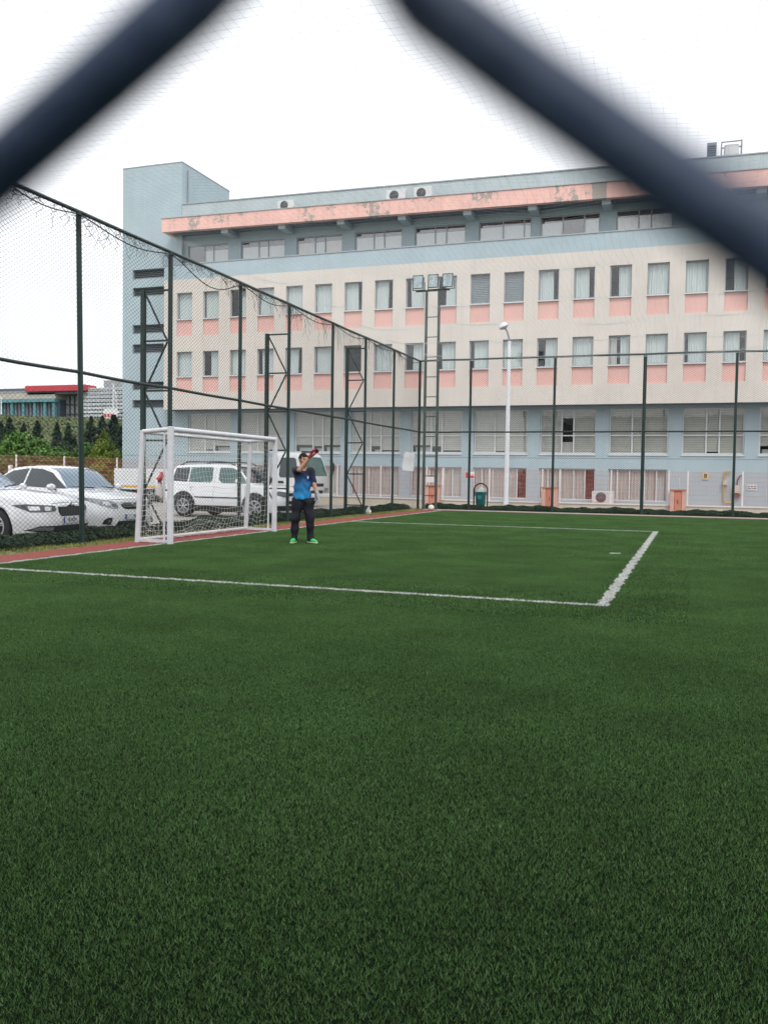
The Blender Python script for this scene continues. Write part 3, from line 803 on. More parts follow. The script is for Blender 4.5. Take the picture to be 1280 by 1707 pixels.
# --- set-back top storey under the flaking eaves
YU = 43.35
UB = [(-27.13, -24.57), (-23.79, -21.13), (-20.42, -17.78), (-17.07, -14.46), (-13.78, -11.10), (-10.42, -7.80), (-7.36, -4.52), (-3.77, -1.2), (-.45, 2.15), (2.85, 5.5), (6.2, 8.8)]
xs = [TXB-.2] + [x for p in UB for x in p] + [BX1]
mb = MB(); facade(mb, xs, [12.3, 12.55, 14.02, 14.6], lambda i, j: None if (i % 2 and j == 1) else (0, 0), YU)
mb.build('upper_wall', mat['blue'], bld)
for n, (a, b) in enumerate(UB):
    bars = (a+(b-a)*.40, a+(b-a)*.62) if n not in (5, 6) else ((a+(b-a)*.46, a+(b-a)*.86) if n == 5 else (a+(b-a)*.38, a+(b-a)*.74))
    o = window(a+.004, b-.004, 12.555, 14.015, YU+.10, bars, (), 'alu', .05, 'glassm')
    cuts = [a+.05] + list(bars) + [b-.05]
    for i in range(3):
        if rr.random() < (.9 if n < 8 else .6): curtain(o, cuts[i]+.02, cuts[i+1]-.02, 12.58, 13.68+rr.uniform(0, .05), YU+.13, mat['curtain'] if rr.random() < .7 else mat['curtain2'], .3, .006, name='curtain', seed=n*3+i)
SL = -.0115                                   # the eaves line falls slightly to the right
def slab(mb, x0, x1, y0, y1, z0, z1, xr=-27.9):
    a, b = SL*(x0-xr), SL*(x1-xr)
    mb.add([(x0,y0,z0+a),(x1,y0,z0+b),(x1,y1,z0+b),(x0,y1,z0+a),(x0,y0,z1+a),(x1,y0,z1+b),(x1,y1,z1+b),(x0,y1,z1+a)],
           [(0,3,2,1),(4,5,6,7),(0,1,5,4),(1,2,6,5),(2,3,7,6),(3,0,4,7)])
mb = MB(); slab(mb, -27.9, BX1, 41.9, 42.2, 14.48, 15.20); slab(mb, -27.9, -27.65, 42.2, 43.0, 14.48, 15.20); mb.build('fascia', mat['fascia'], bld)
mb = MB(); slab(mb, -27.96, BX1, 41.86, 42.24, 15.203, 15.24); mb.build('fascia_coping', mat['coping'], bld)
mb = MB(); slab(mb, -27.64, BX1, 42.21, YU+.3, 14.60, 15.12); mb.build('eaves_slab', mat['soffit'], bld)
for n in range(len(UB)-1):
    mb = MB(); x = (UB[n][1]+UB[n+1][0])/2; slab(mb, x-.20, x+.20, 42.21, YU-.003, 14.28, 14.597)
    mb.build('eaves_beam', mat['blue'], bld)
mb = MB(); slab(mb, TXB+.02, BX1, YG, YG+.3, 15.08, 16.27, TXB); mb.build('roof_parapet', mat['blue2'], bld)
mb = MB(); slab(mb, TXB+.02, BX1, YG-.04, YG+.34, 16.273, 16.33, TXB); mb.build('roof_coping', mat['coping'], bld)
mb = MB(); mb.box(TXB+.05, BX1, YG+.31, YF+10, 15.0, 15.3); mb.box(BX1-.3, BX1-.01, YG+.32, YF+10, -.1, 14.98); mb.build('roof', mat['soffit'], bld)
# security camera on the tower corner
t = empty('security_camera', (TXA, YG, 4.7), 0, 'small grey security camera on a bracket at the blue tower corner', 'camera')
mb = MB(); mb.bar((TXA+.05, YG-.02, 4.75), (TXA+.05, YG-.35, 4.75), .04); mb.build('bracket', mat['grey'], t)
mb = MB(); mb.bar((TXA+.05, YG-.35, 4.72), (TXA-.22, YG-.5, 4.60), .10, .09); mb.build('housing', mat['lampwhite'], t, bev=.01)

# --- air conditioners
def aircon(x0, x1, y, z0, z1, label, group=None):
    t = empty('air_conditioner', ((x0+x1)/2, y, z0), 0, label, 'air conditioner', group)
    d = .32
    mb = MB(); mb.box(x0, x1, y, y+d, z0+.03, z1); mb.build('case', mat['acwhite'], t, bev=.02)
    w = x1-x0; cx, cz, r = x0+w*.42, (z0+z1)/2+.01, min((z1-z0)*.40, w*.3)
    mb = MB(); mb.lathe([(0, 0), (r, 0), (r, .012), (r*.9, .02), (0, .02)], (cx, y-.001, cz), (0, -1, 0), 24); mb.build('fan_opening', mat['chassis'], t)
    mb = MB()
    for q in range(1, 6): mb.lathe([(r*q/6, .0), (r*q/6+.008, .004), (r*q/6, .008)], (cx, y-.023, cz), (0, -1, 0), 24)
    for q in range(4):
        a = q*PI/4; mb.bar((cx-r*math.cos(a), y-.026, cz-r*math.sin(a)), (cx+r*math.cos(a), y-.026, cz+r*math.sin(a)), .008)
    mb.build('fan_grille', mat['grey'], t)
    mb = MB(); mb.box(x0+.08, x0+.16, y+.02, y+d-.02, z0, z0+.03); mb.box(x1-.16, x1-.08, y+.02, y+d-.02, z0, z0+.03); mb.build('foot', mat['grey'], t)
    mb = MB(); mb.tube([(x1-.1, y+.1, z0+.3), (x1+.1, y+.12, z0+.22), (x1+.12, y+.2, z0+.0)], .02, 6); mb.build('pipe', mat['acwhite'], t)
    return t
aircon(-21.10, -20.16, 42.35, 15.17, 15.72, 'white air conditioner alone on the eaves ledge near the stair tower')
aircon(-15.02, -14.0, 42.35, 15.10, 15.70, 'white air conditioner on the eaves ledge, nearer the tower of the adjoining pair')
aircon(-13.56, -12.62, 42.35, 15.09, 15.70, 'white air conditioner on the eaves ledge, the one of the pair farther from the tower')
for k_ in (1, 2): [o for o in C.objects if o.name.startswith('air_conditioner')][-k_]['group'] = 'pair of air conditioners on the eaves ledge'
aircon(-4.52, -3.50, 42.55, .10, .70, 'pale air conditioner standing low against the ground floor wall')
# roof plant
p = onY(1178, 237, 46); q = onY(1196, 262, 46)
t = empty('roof_vent', ((p.x+q.x)/2, 46, 16), 0, 'small square dark louvred vent on a pale plinth above the parapet', 'vent')
mb = MB(); mb.box(p.x-.15, p.x+.75, 46, 46.7, 15.3, q.z+.05); mb.build('plinth', mat['blue2'], t)
mb = MB(); mb.box(p.x+.02, p.x+.46, 46.05, 46.5, q.z+.05, p.z); mb.build('hood', mat['grey'], t, bev=.01)
mb = MB()
for i in range(5): mb.box(p.x+.06, p.x+.42, 46.02, 46.045, q.z+.13+i*.11, q.z+.17+i*.11)
mb.build('louvre', mat['chassis'], t)
p = onY(1203, 236, 46); q = onY(1236, 258, 46)
t = empty('roof_tank', ((p.x+q.x)/2, 46, 16), 0, 'large square grey tank in a thin metal frame above the parapet', 'tank')
mb = MB()
for x in (p.x, q.x):
    for y in (46, 46.8): mb.bar((x, y, 15.3), (x, y, p.z), .05)
for z in (p.z-.02,):
    mb.bar((p.x, 46, z), (q.x, 46, z), .05); mb.bar((p.x, 46.8, z), (q.x, 46.8, z), .05); mb.bar((p.x, 46, z), (p.x, 46.8, z), .05); mb.bar((q.x, 46, z), (q.x, 46.8, z), .05)
mb.build('frame', mat['grey'], t)
mb = MB(); mb.box(p.x+.12, q.x-.12, 46.08, 46.72, q.z-.3, p.z-.1); mb.build('tank_body', mat['acwhite'], t, bev=.08)

# ================================================================== RED MESH FENCE ON ITS LOW WALL
YR = 37.0
def ft(x): return 1.60 + max(0, -9-x)*.0185
def fb(x): return .28 + max(0, -9-x)*.010
tag_ = 'low buff wall with a pale coping running under the red mesh fence'
lw = empty('low_wall', (-8, YR, -.07), 0, tag_, 'wall')
FX0, FX1 = -40.0, 11.0
mb = MB(); n = 24
for i in range(n):
    a, b = FX0+(FX1-FX0)*i/n, FX0+(FX1-FX0)*(i+1)/n
    mb.add([(a,YR,-.1),(b,YR,-.1),(b,YR,fb(b)-.05),(a,YR,fb(a)-.05),(a,YR+.2,-.1),(b,YR+.2,-.1),(b,YR+.2,fb(b)-.05),(a,YR+.2,fb(a)-.05)], [(0,1,2,3),(5,4,7,6),(3,2,6,7)])
mb.build('wall_body', mat['buff'], lw)
mb = MB()
for i in range(n):
    a, b = FX0+(FX1-FX0)*i/n, FX0+(FX1-FX0)*(i+1)/n
    mb.add([(a,YR-.04,fb(a)-.048),(b,YR-.04,fb(b)-.048),(b,YR-.04,fb(b)),(a,YR-.04,fb(a)),(a,YR+.24,fb(a)-.048),(b,YR+.24,fb(b)-.048),(b,YR+.24,fb(b)),(a,YR+.24,fb(a))], [(0,1,2,3),(5,4,7,6),(3,2,6,7),(0,4,5,1)])
mb.build('coping', mat['postwhite'], lw)
rf = empty('red_mesh_fence', (-8, YR+.1, .28), 0, 'low red wire mesh fence with white posts in front of the building', 'fence')
PX = [-40, -36.7, -33.53, -30.47, -27.25, -24.1, -21.0, -17.9, -15.3, -13.2, -11.06, -10.30, -8.25, -5.98, -5.24, -3.17, -.91, -.19, 1.84, 4.1, 4.85, 7.0, 9.2]
for x in PX:
    mb = MB(); mb.box(x-.032, x+.032, YR+.07, YR+.134, fb(x)-.001, ft(x)+.05); mb.build('post', mat['postwhite'], rf)
gaps = [(-11.06, -10.30), (-5.98, -5.24), (-.91, -.19), (4.1, 4.85)]
P = []; Q = []
x = FX0+.02
while x < 9.2:
    if not any(a-.03 < x < b+.03 for a, b in gaps) or True: P.append((x, YR+.10, fb(x)+.03)); Q.append((x, YR+.10, ft(x)))
    x += .06
for k in range(8):
    t = k/7
    for a, b in zip(PX, PX[1:]):
        P.append((a, YR+.096, fb(a)+.03+(ft(a)-fb(a)-.03)*t)); Q.append((b, YR+.096, fb(b)+.03+(ft(b)-fb(b)-.03)*t))
v, f = rods(P, Q, np.where(np.array(P)[:, 0] < -20, .0046, .0042), 4); obj('wire_panel', np_mesh('wire_panel', v, f, mat['rust']), rf)
for lab, x0, x1 in (('orange and pink meter cupboard behind the fence, nearest the pitch corner and the floodlight mast', -11.0, -10.36), ('orange and pink meter cupboard between the white lamp post and the air conditioner', -5.93, -5.30), ('orange and pink meter cupboard beside the yellow framed wall vent', -.84, -.25)):
    t = empty('meter_cupboard', ((x0+x1)/2, YR-.2, 0), 0, lab, 'cupboard', 'orange meter cupboards along the red fence'); yy = YR-.30
    mb = MB(); mb.box(x0, x0+.15, yy, YR-.045, -.07, .86); mb.box(x1-.15, x1, yy, YR-.045, -.07, .86); mb.box(x0+.15, x1-.15, yy+.06, YR-.045, -.07, .86); mb.build('surround', mat['orangepale'], t)
    mb = MB(); mb.box(x0-.03, x1+.03, yy-.03, YR-.043, .862, .91); mb.build('cap', mat['orange'], t)
    mb = MB(); mb.box(x0+.16, x1-.16, yy+.02, yy+.058, 0, .84); dd = mb.build('door', mat['orange'], t, bev=.008)
    mb = MB(); mb.box((x0+x1)/2-.02, (x0+x1)/2, yy, yy+.019, .35, .5); mb.build('handle', mat['black'], dd)
# signs on the red fence, wall fittings
def sign(name, x0, x1, y, z0, z1, label, marks, mname='paper'):
    t = empty(name, ((x0+x1)/2, y, z0), 0, label, 'sign')
    mb = MB(); mb.box(x0, x1, y, y+.012, z0, z1); mb.build('board', mat[mname], t)
    mb = MB()
    for (a, b, c, d) in marks: mb.box(x0+(x1-x0)*a, x0+(x1-x0)*b, y-.004, y-.001, z0+(z1-z0)*c, z0+(z1-z0)*d)
    return t, mb
t, mb = sign('warning_sign', -9.30, -8.90, YR+.02, 1.22, 1.50, 'small red and white warning sign on the red fence left of the bin', [(.03, .36, .05, .95), (.42, .97, .06, .42), (.5, .62, .5, .6), (.7, .9, .5, .6)])
mb.build('lettering', mat['signred'], t)
t, mb = sign('notice', -11.02, -10.72, YR+.02, 1.02, 1.26, 'small plain white notice fixed above the meter cupboard nearest the corner', [(.15, .85, .7, .76), (.15, .7, .5, .55), (.15, .8, .3, .35)])
mb.build('lettering', mat['curtain2'], t)
t, mb = sign('wall_plaque', 2.32, 2.74, YG-.03, .86, 1.12, 'white lettered plaque on the wall right of the gas meter', [(.06, .30, .58, .82), (.36, .62, .58, .82), (.68, .94, .58, .82), (.06, .45, .2, .44), (.52, .94, .2, .44)])
mb.build('lettering', mat['grey'], t)
t = empty('wall_vent', (.53, YG, 1.33), 0, 'small square wall vent with a yellow frame', 'vent')
mb = MB(); mb.box(.40, .66, YG-.05, YG-.002, 1.32, 1.38); mb.box(.40, .66, YG-.05, YG-.002, 1.58, 1.64); mb.box(.40, .46, YG-.05, YG-.002, 1.38, 1.58); mb.box(.60, .66, YG-.05, YG-.002, 1.38, 1.58); mb.build('frame', M('yellow_frame', (.62, .52, .28), .6), t)
mb = MB(); mb.box(.46, .60, YG-.02, YG-.001, 1.38, 1.58); mb.build('grille', M('brown_grille', (.20, .13, .05), .7), t)
t = empty('gas_meter', (1.55, YG, .3), 0, 'wall mounted gas meter with yellow pipe and pale boxes', 'gas meter')
mb = MB(); mb.tube([(1.75, YG-.1, .28), (1.42, YG-.1, .28), (1.34, YG-.1, .38), (1.34, YG-.1, 1.62), (1.40, YG-.1, 1.70), (1.62, YG-.1, 1.70)], .035, 8); mb.build('pipe', mat['yellow'], t, smooth=True)
mb = MB(); mb.box(1.28, 1.48, YG-.22, YG-.003, 1.08, 1.28); mb.build('regulator', mat['buff'], t, bev=.02)
mb = MB(); mb.box(1.72, 2.02, YG-.25, YG-.003, .72, 1.08); mb.build('meter_box', mat['buff'], t, bev=.02)
mb = MB(); mb.box(1.74, 2.04, YG-.2, YG-.003, .56, .68); mb.tube([(1.9, YG-.1, .68), (1.9, YG-.1, 1.3), (2.0, YG-.1, 1.5), (2.1, YG-.1, 1.52)], .03, 8); mb.build('fittings', M('maroon_fittings', (.18, .05, .06), .6), t)
# thin pole behind the third cupboard
t = tag(MB().tube([(-.52, YR+.6, -.05), (-.52, YR+.6, 1.35)], .02, 8).build('thin_pole', mat['postwhite']), 'thin pale pole rising just behind the meter cupboard beside the vent', 'pole')
# ================================================================== GOAL
GX = -8.72; GY0, GY1 = 13.40, 17.50; GH = 2.04
goal = empty('football_goal', (GX, (GY0+GY1)/2, 0), 0, 'white metal football goal with a sagging white net', 'goal')
for y in (GY0, GY1):
    mb = MB(); mb.box(GX-.044, GX+.044, y-.044, y+.044, -.01, GH+.05); mb.build('post', mat['goalpaint'], goal, bev=.012)
mb = MB(); mb.cyl((GX, GY0+.05, GH), (GX, GY1-.05, GH), .048, n=14); mb.build('crossbar', mat['goalpaint'], goal, smooth=True)
BT, BBm = -9.31, -9.42
back = {}
for y, yy in ((GY0, GY0+.02), (GY1, GY1-.02)):
    mb = MB(); mb.cyl((GX-.05, yy, GH), (BT, yy, GH-.04), .042, n=12); mb.build('top_side_bar', mat['goalpaint'], goal, smooth=True)
    mb = MB(); mb.bar((BT, yy, GH-.02), (BBm, yy, 0), .075, .075, up=(0, 1, 0)); mb.build('back_post', mat['goalpaint'], goal, bev=.01)
    mb = MB(); mb.bar((BBm, yy, .05), (GX-.05, yy, .05), .05); mb.build('ground_side_bar', mat['goalpaint'], goal)
    mb = MB(); mb.cyl((GX-.14, yy, 0), (GX-.14, yy, GH-.03), .018, n=8); mb.build('net_pole', mat['goalpaint'], goal, smooth=True)
mb = MB(); mb.cyl((BT, GY0, GH-.05), (BT, GY1, GH-.05), .032, n=12); mb.build('top_back_bar', mat['goalpaint'], goal, smooth=True)
mb = MB(); mb.cyl((BBm+.02, GY0, .06), (BBm+.02, GY1, .06), .032, n=12); mb.build('ground_back_bar', mat['goalpaint'], goal, smooth=True)
def net_panel(P, nu, nv, sag, seed):
    """P(u,v)->point; loose square net"""
    r = np.random.default_rng(seed); ph = r.uniform(0, 6, 8); L_ = []
    def pt(u, v):
        e = min(1, 6*min(u, 1-u)); 
        du = .012*math.sin(v*17+ph[0]+u*5)*e + .02*math.sin(v*5+ph[1]+u*9)*e*v; dv = .010*math.sin(u*19+ph[2]) + .018*math.sin(u*7+ph[3])*v
        p = Vector(P(min(1, max(0, u+du)), min(1, max(0, v+dv*min(1, 8*(1-v)))))); o = sag(u, v)
        return (p.x+o[0], p.y+o[1], p.z+o[2])
    for i in range(nu+1): L_.append([pt(i/nu, k/(nv*2)) for k in range(nv*2+1)])
    for j in range(nv+1): L_.append([pt(k/(nu*2), j/nv) for k in range(nu*2+1)])
    return L_
Ls = []
Ls += net_panel(lambda u, v: (BT+(BBm-BT)*v, GY0+(GY1-GY0)*u, (GH-.05)*(1-v)+.05*v), 36, 19,
                lambda u, v: (.10*math.sin(PI*u)*math.sin(PI*v)+.10*v*v*math.sin(u*9), 0, .05*math.sin(u*13+1)*v*v+.06*math.sin(u*5)*v*v), 1)
for y in (GY0, GY1):
    Ls += net_panel(lambda u, v: (GX-.14+((BT+(BBm-BT)*v)-(GX-.14))*u, y, (GH-.03)*(1-v)+.05*v), 6, 19,
                    lambda u, v: (.03*math.sin(v*11)*v, .05*math.sin(PI*u)*math.sin(v*6), .05*math.sin(u*6+v*3)*v), 2 if y < 15 else 3)
Ls += net_panel(lambda u, v: (GX-.05+(BT-GX+.05)*v, GY0+(GY1-GY0)*u, GH), 36, 5, lambda u, v: (0, 0, -.05*math.sin(PI*v)*(.6+.4*math.sin(u*21))), 4)
v, f = polyline_rods(Ls, .0022, 4); obj('net', np_mesh('net', v, f, mat['goalnet']), goal)
# loose net bunched along the ground
Lb = []
for i in range(26):
    y = RD.uniform(GY0+.1, GY1-.3); l = [(BBm+.05+RD.uniform(0, .12), y, RD.uniform(.05, .35))]
    for k in range(5): y += RD.uniform(.03, .14); l.append((BBm+.05+RD.uniform(0, .14), y, max(.03, l[-1][2]+RD.uniform(-.10, .07))))
    Lb.append(l)
v, f = polyline_rods(Lb, .0022, 4); obj('bunched_net', np_mesh('bunched_net', v, f, mat['goalnet']), goal)

# ---- implicit surfaces for soft things
def surfnet(fn, lo, hi, h):
    lo = np.array(lo, float); n = np.ceil((np.array(hi)-lo)/h).astype(int)+1
    ax = [lo[i]+h*np.arange(n[i]) for i in range(3)]
    X, Y, Z = np.meshgrid(*ax, indexing='ij'); D = fn(np.stack([X, Y, Z], -1))
    S = D < 0
    c = [S[i:n[0]-1+i, j:n[1]-1+j, k:n[2]-1+k] for i in (0, 1) for j in (0, 1) for k in (0, 1)]
    a = np.logical_or.reduce(c) & ~np.logical_and.reduce(c)
    idx = np.full(a.shape, -1); cells = np.argwhere(a); idx[a] = np.arange(len(cells))
    acc = np.zeros((len(cells), 3)); cnt = np.zeros(len(cells)); corners = [(i, j, k) for i in (0, 1) for j in (0, 1) for k in (0, 1)]
    for p in corners:
        for d in range(3):
            if p[d]: continue
            q = list(p); q[d] = 1
            A = cells+p; B = cells+q; da = D[tuple(A.T)]; db = D[tuple(B.T)]; m = (da < 0) != (db < 0)
            t = np.where(m, da/np.where(m, da-db, 1), 0)
            acc[m] += (A+(B-A)*t[:, None])[m]; cnt[m] += 1
    V = lo+h*acc/cnt[:, None]; F = []
    for d in range(3):
        sl0 = [slice(None)]*3; sl1 = [slice(None)]*3; sl0[d] = slice(0, -1); sl1[d] = slice(1, None)
        e1, e2 = (d+1) % 3, (d+2) % 3
        A, B = S[tuple(sl0)], S[tuple(sl1)]
        for inv in (0, 1):
            P = np.argwhere((A & ~B) if not inv else (~A & B))
            P = P[(P[:, e1] > 0) & (P[:, e2] > 0) & (P[:, e1] < n[e1]-1) & (P[:, e2] < n[e2]-1)]
            if not len(P): continue
            def g(o1, o2):
                q = P.copy(); q[:, e1] -= o1; q[:, e2] -= o2; return idx[tuple(q.T)]
            quad = np.stack([g(1, 1), g(0, 1), g(0, 0), g(1, 0)], 1)
            F.append(quad if not inv else quad[:, ::-1])
    F = np.concatenate(F); F = F[(F >= 0).all(1)]
    return V, F
def cap(p, a, b, ra, rb, sq=(1, 1, 1)):
    a = np.array(a, float); b = np.array(b, float); s = np.array(sq, float)
    P = (p-a)/s; d = (b-a)/s; L2 = (d*d).sum(); t = np.clip((P@d)/max(L2, 1e-9), 0, 1)
    return np.linalg.norm(P-t[..., None]*d, axis=-1)-(ra+(rb-ra)*t)
def ell(p, c, r):
    q = (p-np.array(c))/np.array(r); k = np.linalg.norm(q, axis=-1); return (k-1)*min(r)
def su(a, b, k=.03):
    h = np.clip(.5+.5*(b-a)/k, 0, 1); return b+(a-b)*h-k*h*(1-h)
def sus(l, k):
    d = l[0]
    for x in l[1:]: d = su(d, x, k)
    return d
def soft(name, fn, lo, hi, h, m, parent, world=False):
    v, f = surfnet(fn, lo, hi, h); return obj(name, np_mesh(name, v, f, m, True), parent, world)

# ================================================================== GOALKEEPER
AZ = math.atan2(6.75, 14.75)
kp = empty('person', (-6.747, 14.74, .012), AZ, 'goalkeeper in a blue shirt raising a red glove to shade the eyes', 'person')
# local axes: x = viewer's right, -y = towards the viewer, z up
SR, ER, WRr = (-.155, .02, 1.345), (-.085, -.225, 1.345), (.105, -.27, 1.585)
SLf, EL_, WL = (.130, .02, 1.335), (.185, -.005, 1.095), (.240, -.08, .915)
HC = np.array((-.012, -.035, 1.532)); fa = math.radians(32); FD = np.array((math.sin(fa), -math.cos(fa), -.10)); FD /= np.linalg.norm(FD); RT = np.array((math.cos(fa), math.sin(fa), 0)); UPv = np.cross(RT, FD)*1; UPv = UPv if UPv[2] > 0 else -UPv
def hp(r, f, u): return HC + RT*r + FD*f + UPv*u
def toh(p):
    q = p-HC; return np.stack([q@RT, q@FD, q@UPv], -1)
def head_sdf(p):
    q = toh(p)
    d = ell(q, (0, -.012, .03), (.074, .092, .088)); d = su(d, ell(q, (0, .022, -.045), (.058, .066, .068)), .03)
    d = su(d, ell(q, (0, .062, -.092), (.028, .026, .024)), .025)                         # chin
    d = su(d, cap(q, (0, .080, .012), (0, .104, -.030), .009, .015), .014)               # nose
    for s in (1, -1):
        d = su(d, ell(q, (s*.074, -.010, -.018), (.010, .021, .032)), .008)              # ears
        d = su(d, ell(q, (s*.040, .056, -.022), (.024, .020, .02)), .02)                 # cheekbones
        d = np.maximum(d, -ell(q, (s*.031, .094, .012), (.016, .014, .010)))             # eye sockets
    d = su(d, cap(q, (-.035, .078, .034), (.035, .078, .034), .010, .010), .014)         # brow
    d = su(d, cap(q, (-.018, .082, -.062), (.018, .082, -.062), .007, .007), .008)       # lips
    return d
def body_sdf(p):
    d = head_sdf(p)
    d = su(d, cap(p, (-.02, .0, 1.34), hp(0, -.02, -.07), .056, .052), .03)
    d = su(d, cap(p, (-.12, .02, 1.30), (.10, .02, 1.30), .07, .07), .04)
    d = su(d, cap(p, (-.02, .02, 1.28), (-.02, .02, .92), .11, .10, (1.15, .8, 1)), .05)
    d = su(d, cap(p, (-.02, .02, .86), (-.01, .02, .80), .12, .12, (1.1, .85, 1)), .05)
    for a, b, ra, rb in ((SR, ER, .050, .041), (ER, WRr, .043, .029), (SLf, EL_, .050, .039), (EL_, WL, .041, .028)): d = su(d, cap(p, a, b, ra, rb), .02)
    d = su(d, cap(p, WRr, (.165, -.285, 1.655), .030, .034), .015); d = su(d, cap(p, WL, (.258, -.10, .86), .028, .034), .015)
    for a, b, c in (((-.095, .02, .80), (-.145, -.015, .44), (-.165, .03, .07)), ((.07, .02, .80), (.11, -.02, .44), (.13, .02, .07))):
        d = su(d, cap(p, a, b, .072, .05), .03); d = su(d, cap(p, b, c, .05, .035), .03)
    return d
soft('body', body_sdf, (-.28, -.40, -.02), (.36, .20, 1.70), .0085, mat['skin'], kp)
def hair_sdf(p):
    q = toh(p); d = ell(q, (0, -.016, .028), (.079, .095, .099))
    cut = (q[..., 1]*.85 + .0 - (q[..., 2]-.035)*1.0) - .018           # hairline over the forehead
    d = np.maximum(d, cut); d = np.maximum(d, -(q[..., 2]+.082))
    d = su(d, cap(q, (-.045, .064, .070), (.050, .060, .074), .016, .014), .02)
    for s in (1, -1): d = su(d, cap(q, (s*.073, .012, .03), (s*.072, .012, -.02), .011, .007), .01)
    return d + .004*np.sin(q[..., 0]*160+q[..., 2]*60)
soft('hair', hair_sdf, (-.16, -.20, 1.42), (.14, .14, 1.69), .006, mat['hair'], kp)
mb = MB()
for s in (1, -1):
    c = Vector(hp(s*.031, .081, .012)); mb.lathe([(0, -.008), (.007, -.004), (.008, 0), (.007, .004), (0, .008)], c, (0, 0, 1), 10)
mb.build('eyes', mat['ink'], kp, world=False, smooth=True)
# shirt: navy yoke and sleeves running into bright blue at the hem (printed fade)
def folds(p, a): return 1.7*a*(np.sin(p[..., 2]*38+p[..., 0]*22+np.sin(p[..., 0]*30)*1.2)*.6+np.sin(p[..., 0]*55-p[..., 2]*24)*.4)
def shirt_sdf(p):
    d = cap(p, (-.115, .02, 1.315), (.092, .02, 1.31), .080, .078)
    d = su(d, cap(p, (-.035, .01, 1.22), (-.03, .005, 1.05), .125, .112, (1.12, .86, 1)), .07)
    d = su(d, cap(p, (-.03, .005, 1.06), (-.032, .01, .84), .115, .135, (1.25, .95, 1)), .06)
    d = su(d, cap(p, SR, (-.108, -.150, 1.345), .068, .066), .03)
    d = su(d, cap(p, SLf, (.172, .005, 1.135), .066, .058), .03)
    d = np.maximum(d, .808-p[..., 2]+.012*np.sin(p[..., 0]*18))
    d = np.maximum(d, -cap(p, (-.02, -.03, 1.40), hp(0, -.02, -.05), .056, .062))        # neck opening
    d = np.maximum(d, -cap(p, (.0, -.115, 1.36), (.012, -.15, 1.275), .030, .004))        # v of the collar
    d = np.maximum(d, -((p[..., 1]+.185)*-1) if False else d)
    return d + folds(p, .0045)*np.clip((1.30-p[..., 2])*6, .25, 1)
def shirt_cut(p): return np.maximum(shirt_sdf(p), -(p[..., 1]+.178) * np.where(p[..., 2] > 1.2, 1, 0) - np.where(p[..., 2] > 1.2, 0, 9))
def M_shirt():
    m = M('shirt_fade', (.02, .1, .3), .75, .08, 20, bump=.2, bscale=60); nt = m.node_tree; N = nt.nodes; L = nt.links; b = N['Principled BSDF']
    tc = N.new('ShaderNodeTexCoord'); sp = N.new('ShaderNodeSeparateXYZ'); L.new(tc.outputs['Object'], sp.inputs[0])
    nz = N.new('ShaderNodeTexNoise'); nz.inputs['Scale'].default_value = 9; L.new(tc.outputs['Object'], nz.inputs['Vector'])
    ab = N.new('ShaderNodeMath'); ab.operation = 'ADD'; ab.inputs[1].default_value = .03; L.new(sp.outputs[0], ab.inputs[0])
    a2 = N.new('ShaderNodeMath'); a2.operation = 'ABSOLUTE'; L.new(ab.outputs[0], a2.inputs[0])
    m1 = N.new('ShaderNodeMath'); m1.operation = 'MULTIPLY_ADD'; m1.inputs[1].default_value = .75; L.new(a2.outputs[0], m1.inputs[0]); L.new(sp.outputs[2], m1.inputs[2])
    m2 = N.new('ShaderNodeMath'); m2.operation = 'MULTIPLY_ADD'; m2.inputs[1].default_value = .10; L.new(nz.outputs[0], m2.inputs[0]); L.new(m1.outputs[0], m2.inputs[2])
    mr = N.new('ShaderNodeMapRange'); mr.inputs[1].default_value = .86; mr.inputs[2].default_value = 1.44; L.new(m2.outputs[0], mr.inputs[0])
    r = N.new('ShaderNodeValToRGB'); e = r.color_ramp.elements; e[0].color = (.010, .235, .50, 1); e[1].color = (.008, .010, .028, 1)
    x = e.new(.55); x.color = (.009, .11, .28, 1); x = e.new(.80); x.color = (.009, .035, .11, 1); L.new(mr.outputs[0], r.inputs[0]); L.new(r.outputs[0], b.inputs['Base Color'])
    return m
soft('shirt', shirt_sdf, (-.30, -.26, .78), (.27, .18, 1.44), .0085, M_shirt(), kp)
t_ = MB(); t_.add([(.055, -.117, 1.235), (.088, -.107, 1.235), (.088, -.108, 1.20), (.071, -.115, 1.175), (.055, -.117, 1.20)], [(4, 3, 2, 1, 0)]); t_.build('crest', M('pale_crest', (.35, .42, .6), .6), kp, world=False)
def trouser_sdf(p):
    d = cap(p, (-.115, .015, .80), (.09, .015, .80), .110, .105, (1, .95, 1))
    for a, b, c, r in (((-.105, .015, .74), (-.150, -.005, .44), (-.168, .03, .10), 0), ((.085, .015, .74), (.118, -.015, .44), (.132, .02, .10), 1)):
        d = su(d, cap(p, a, b, .108, .080), .05); d = su(d, cap(p, b, c, .080, .060), .04); d = su(d, cap(p, c, (c[0], c[1]-.005, .055), .060, .064), .02)
    d = np.maximum(d, p[..., 2]-.845); d = np.maximum(d, .045-p[..., 2])
    return d + folds(p*np.array((.7, 1, .75)), .006)
soft('trousers', trouser_sdf, (-.30, -.18, .03), (.26, .20, .87), .0085, mat['navy'], kp)
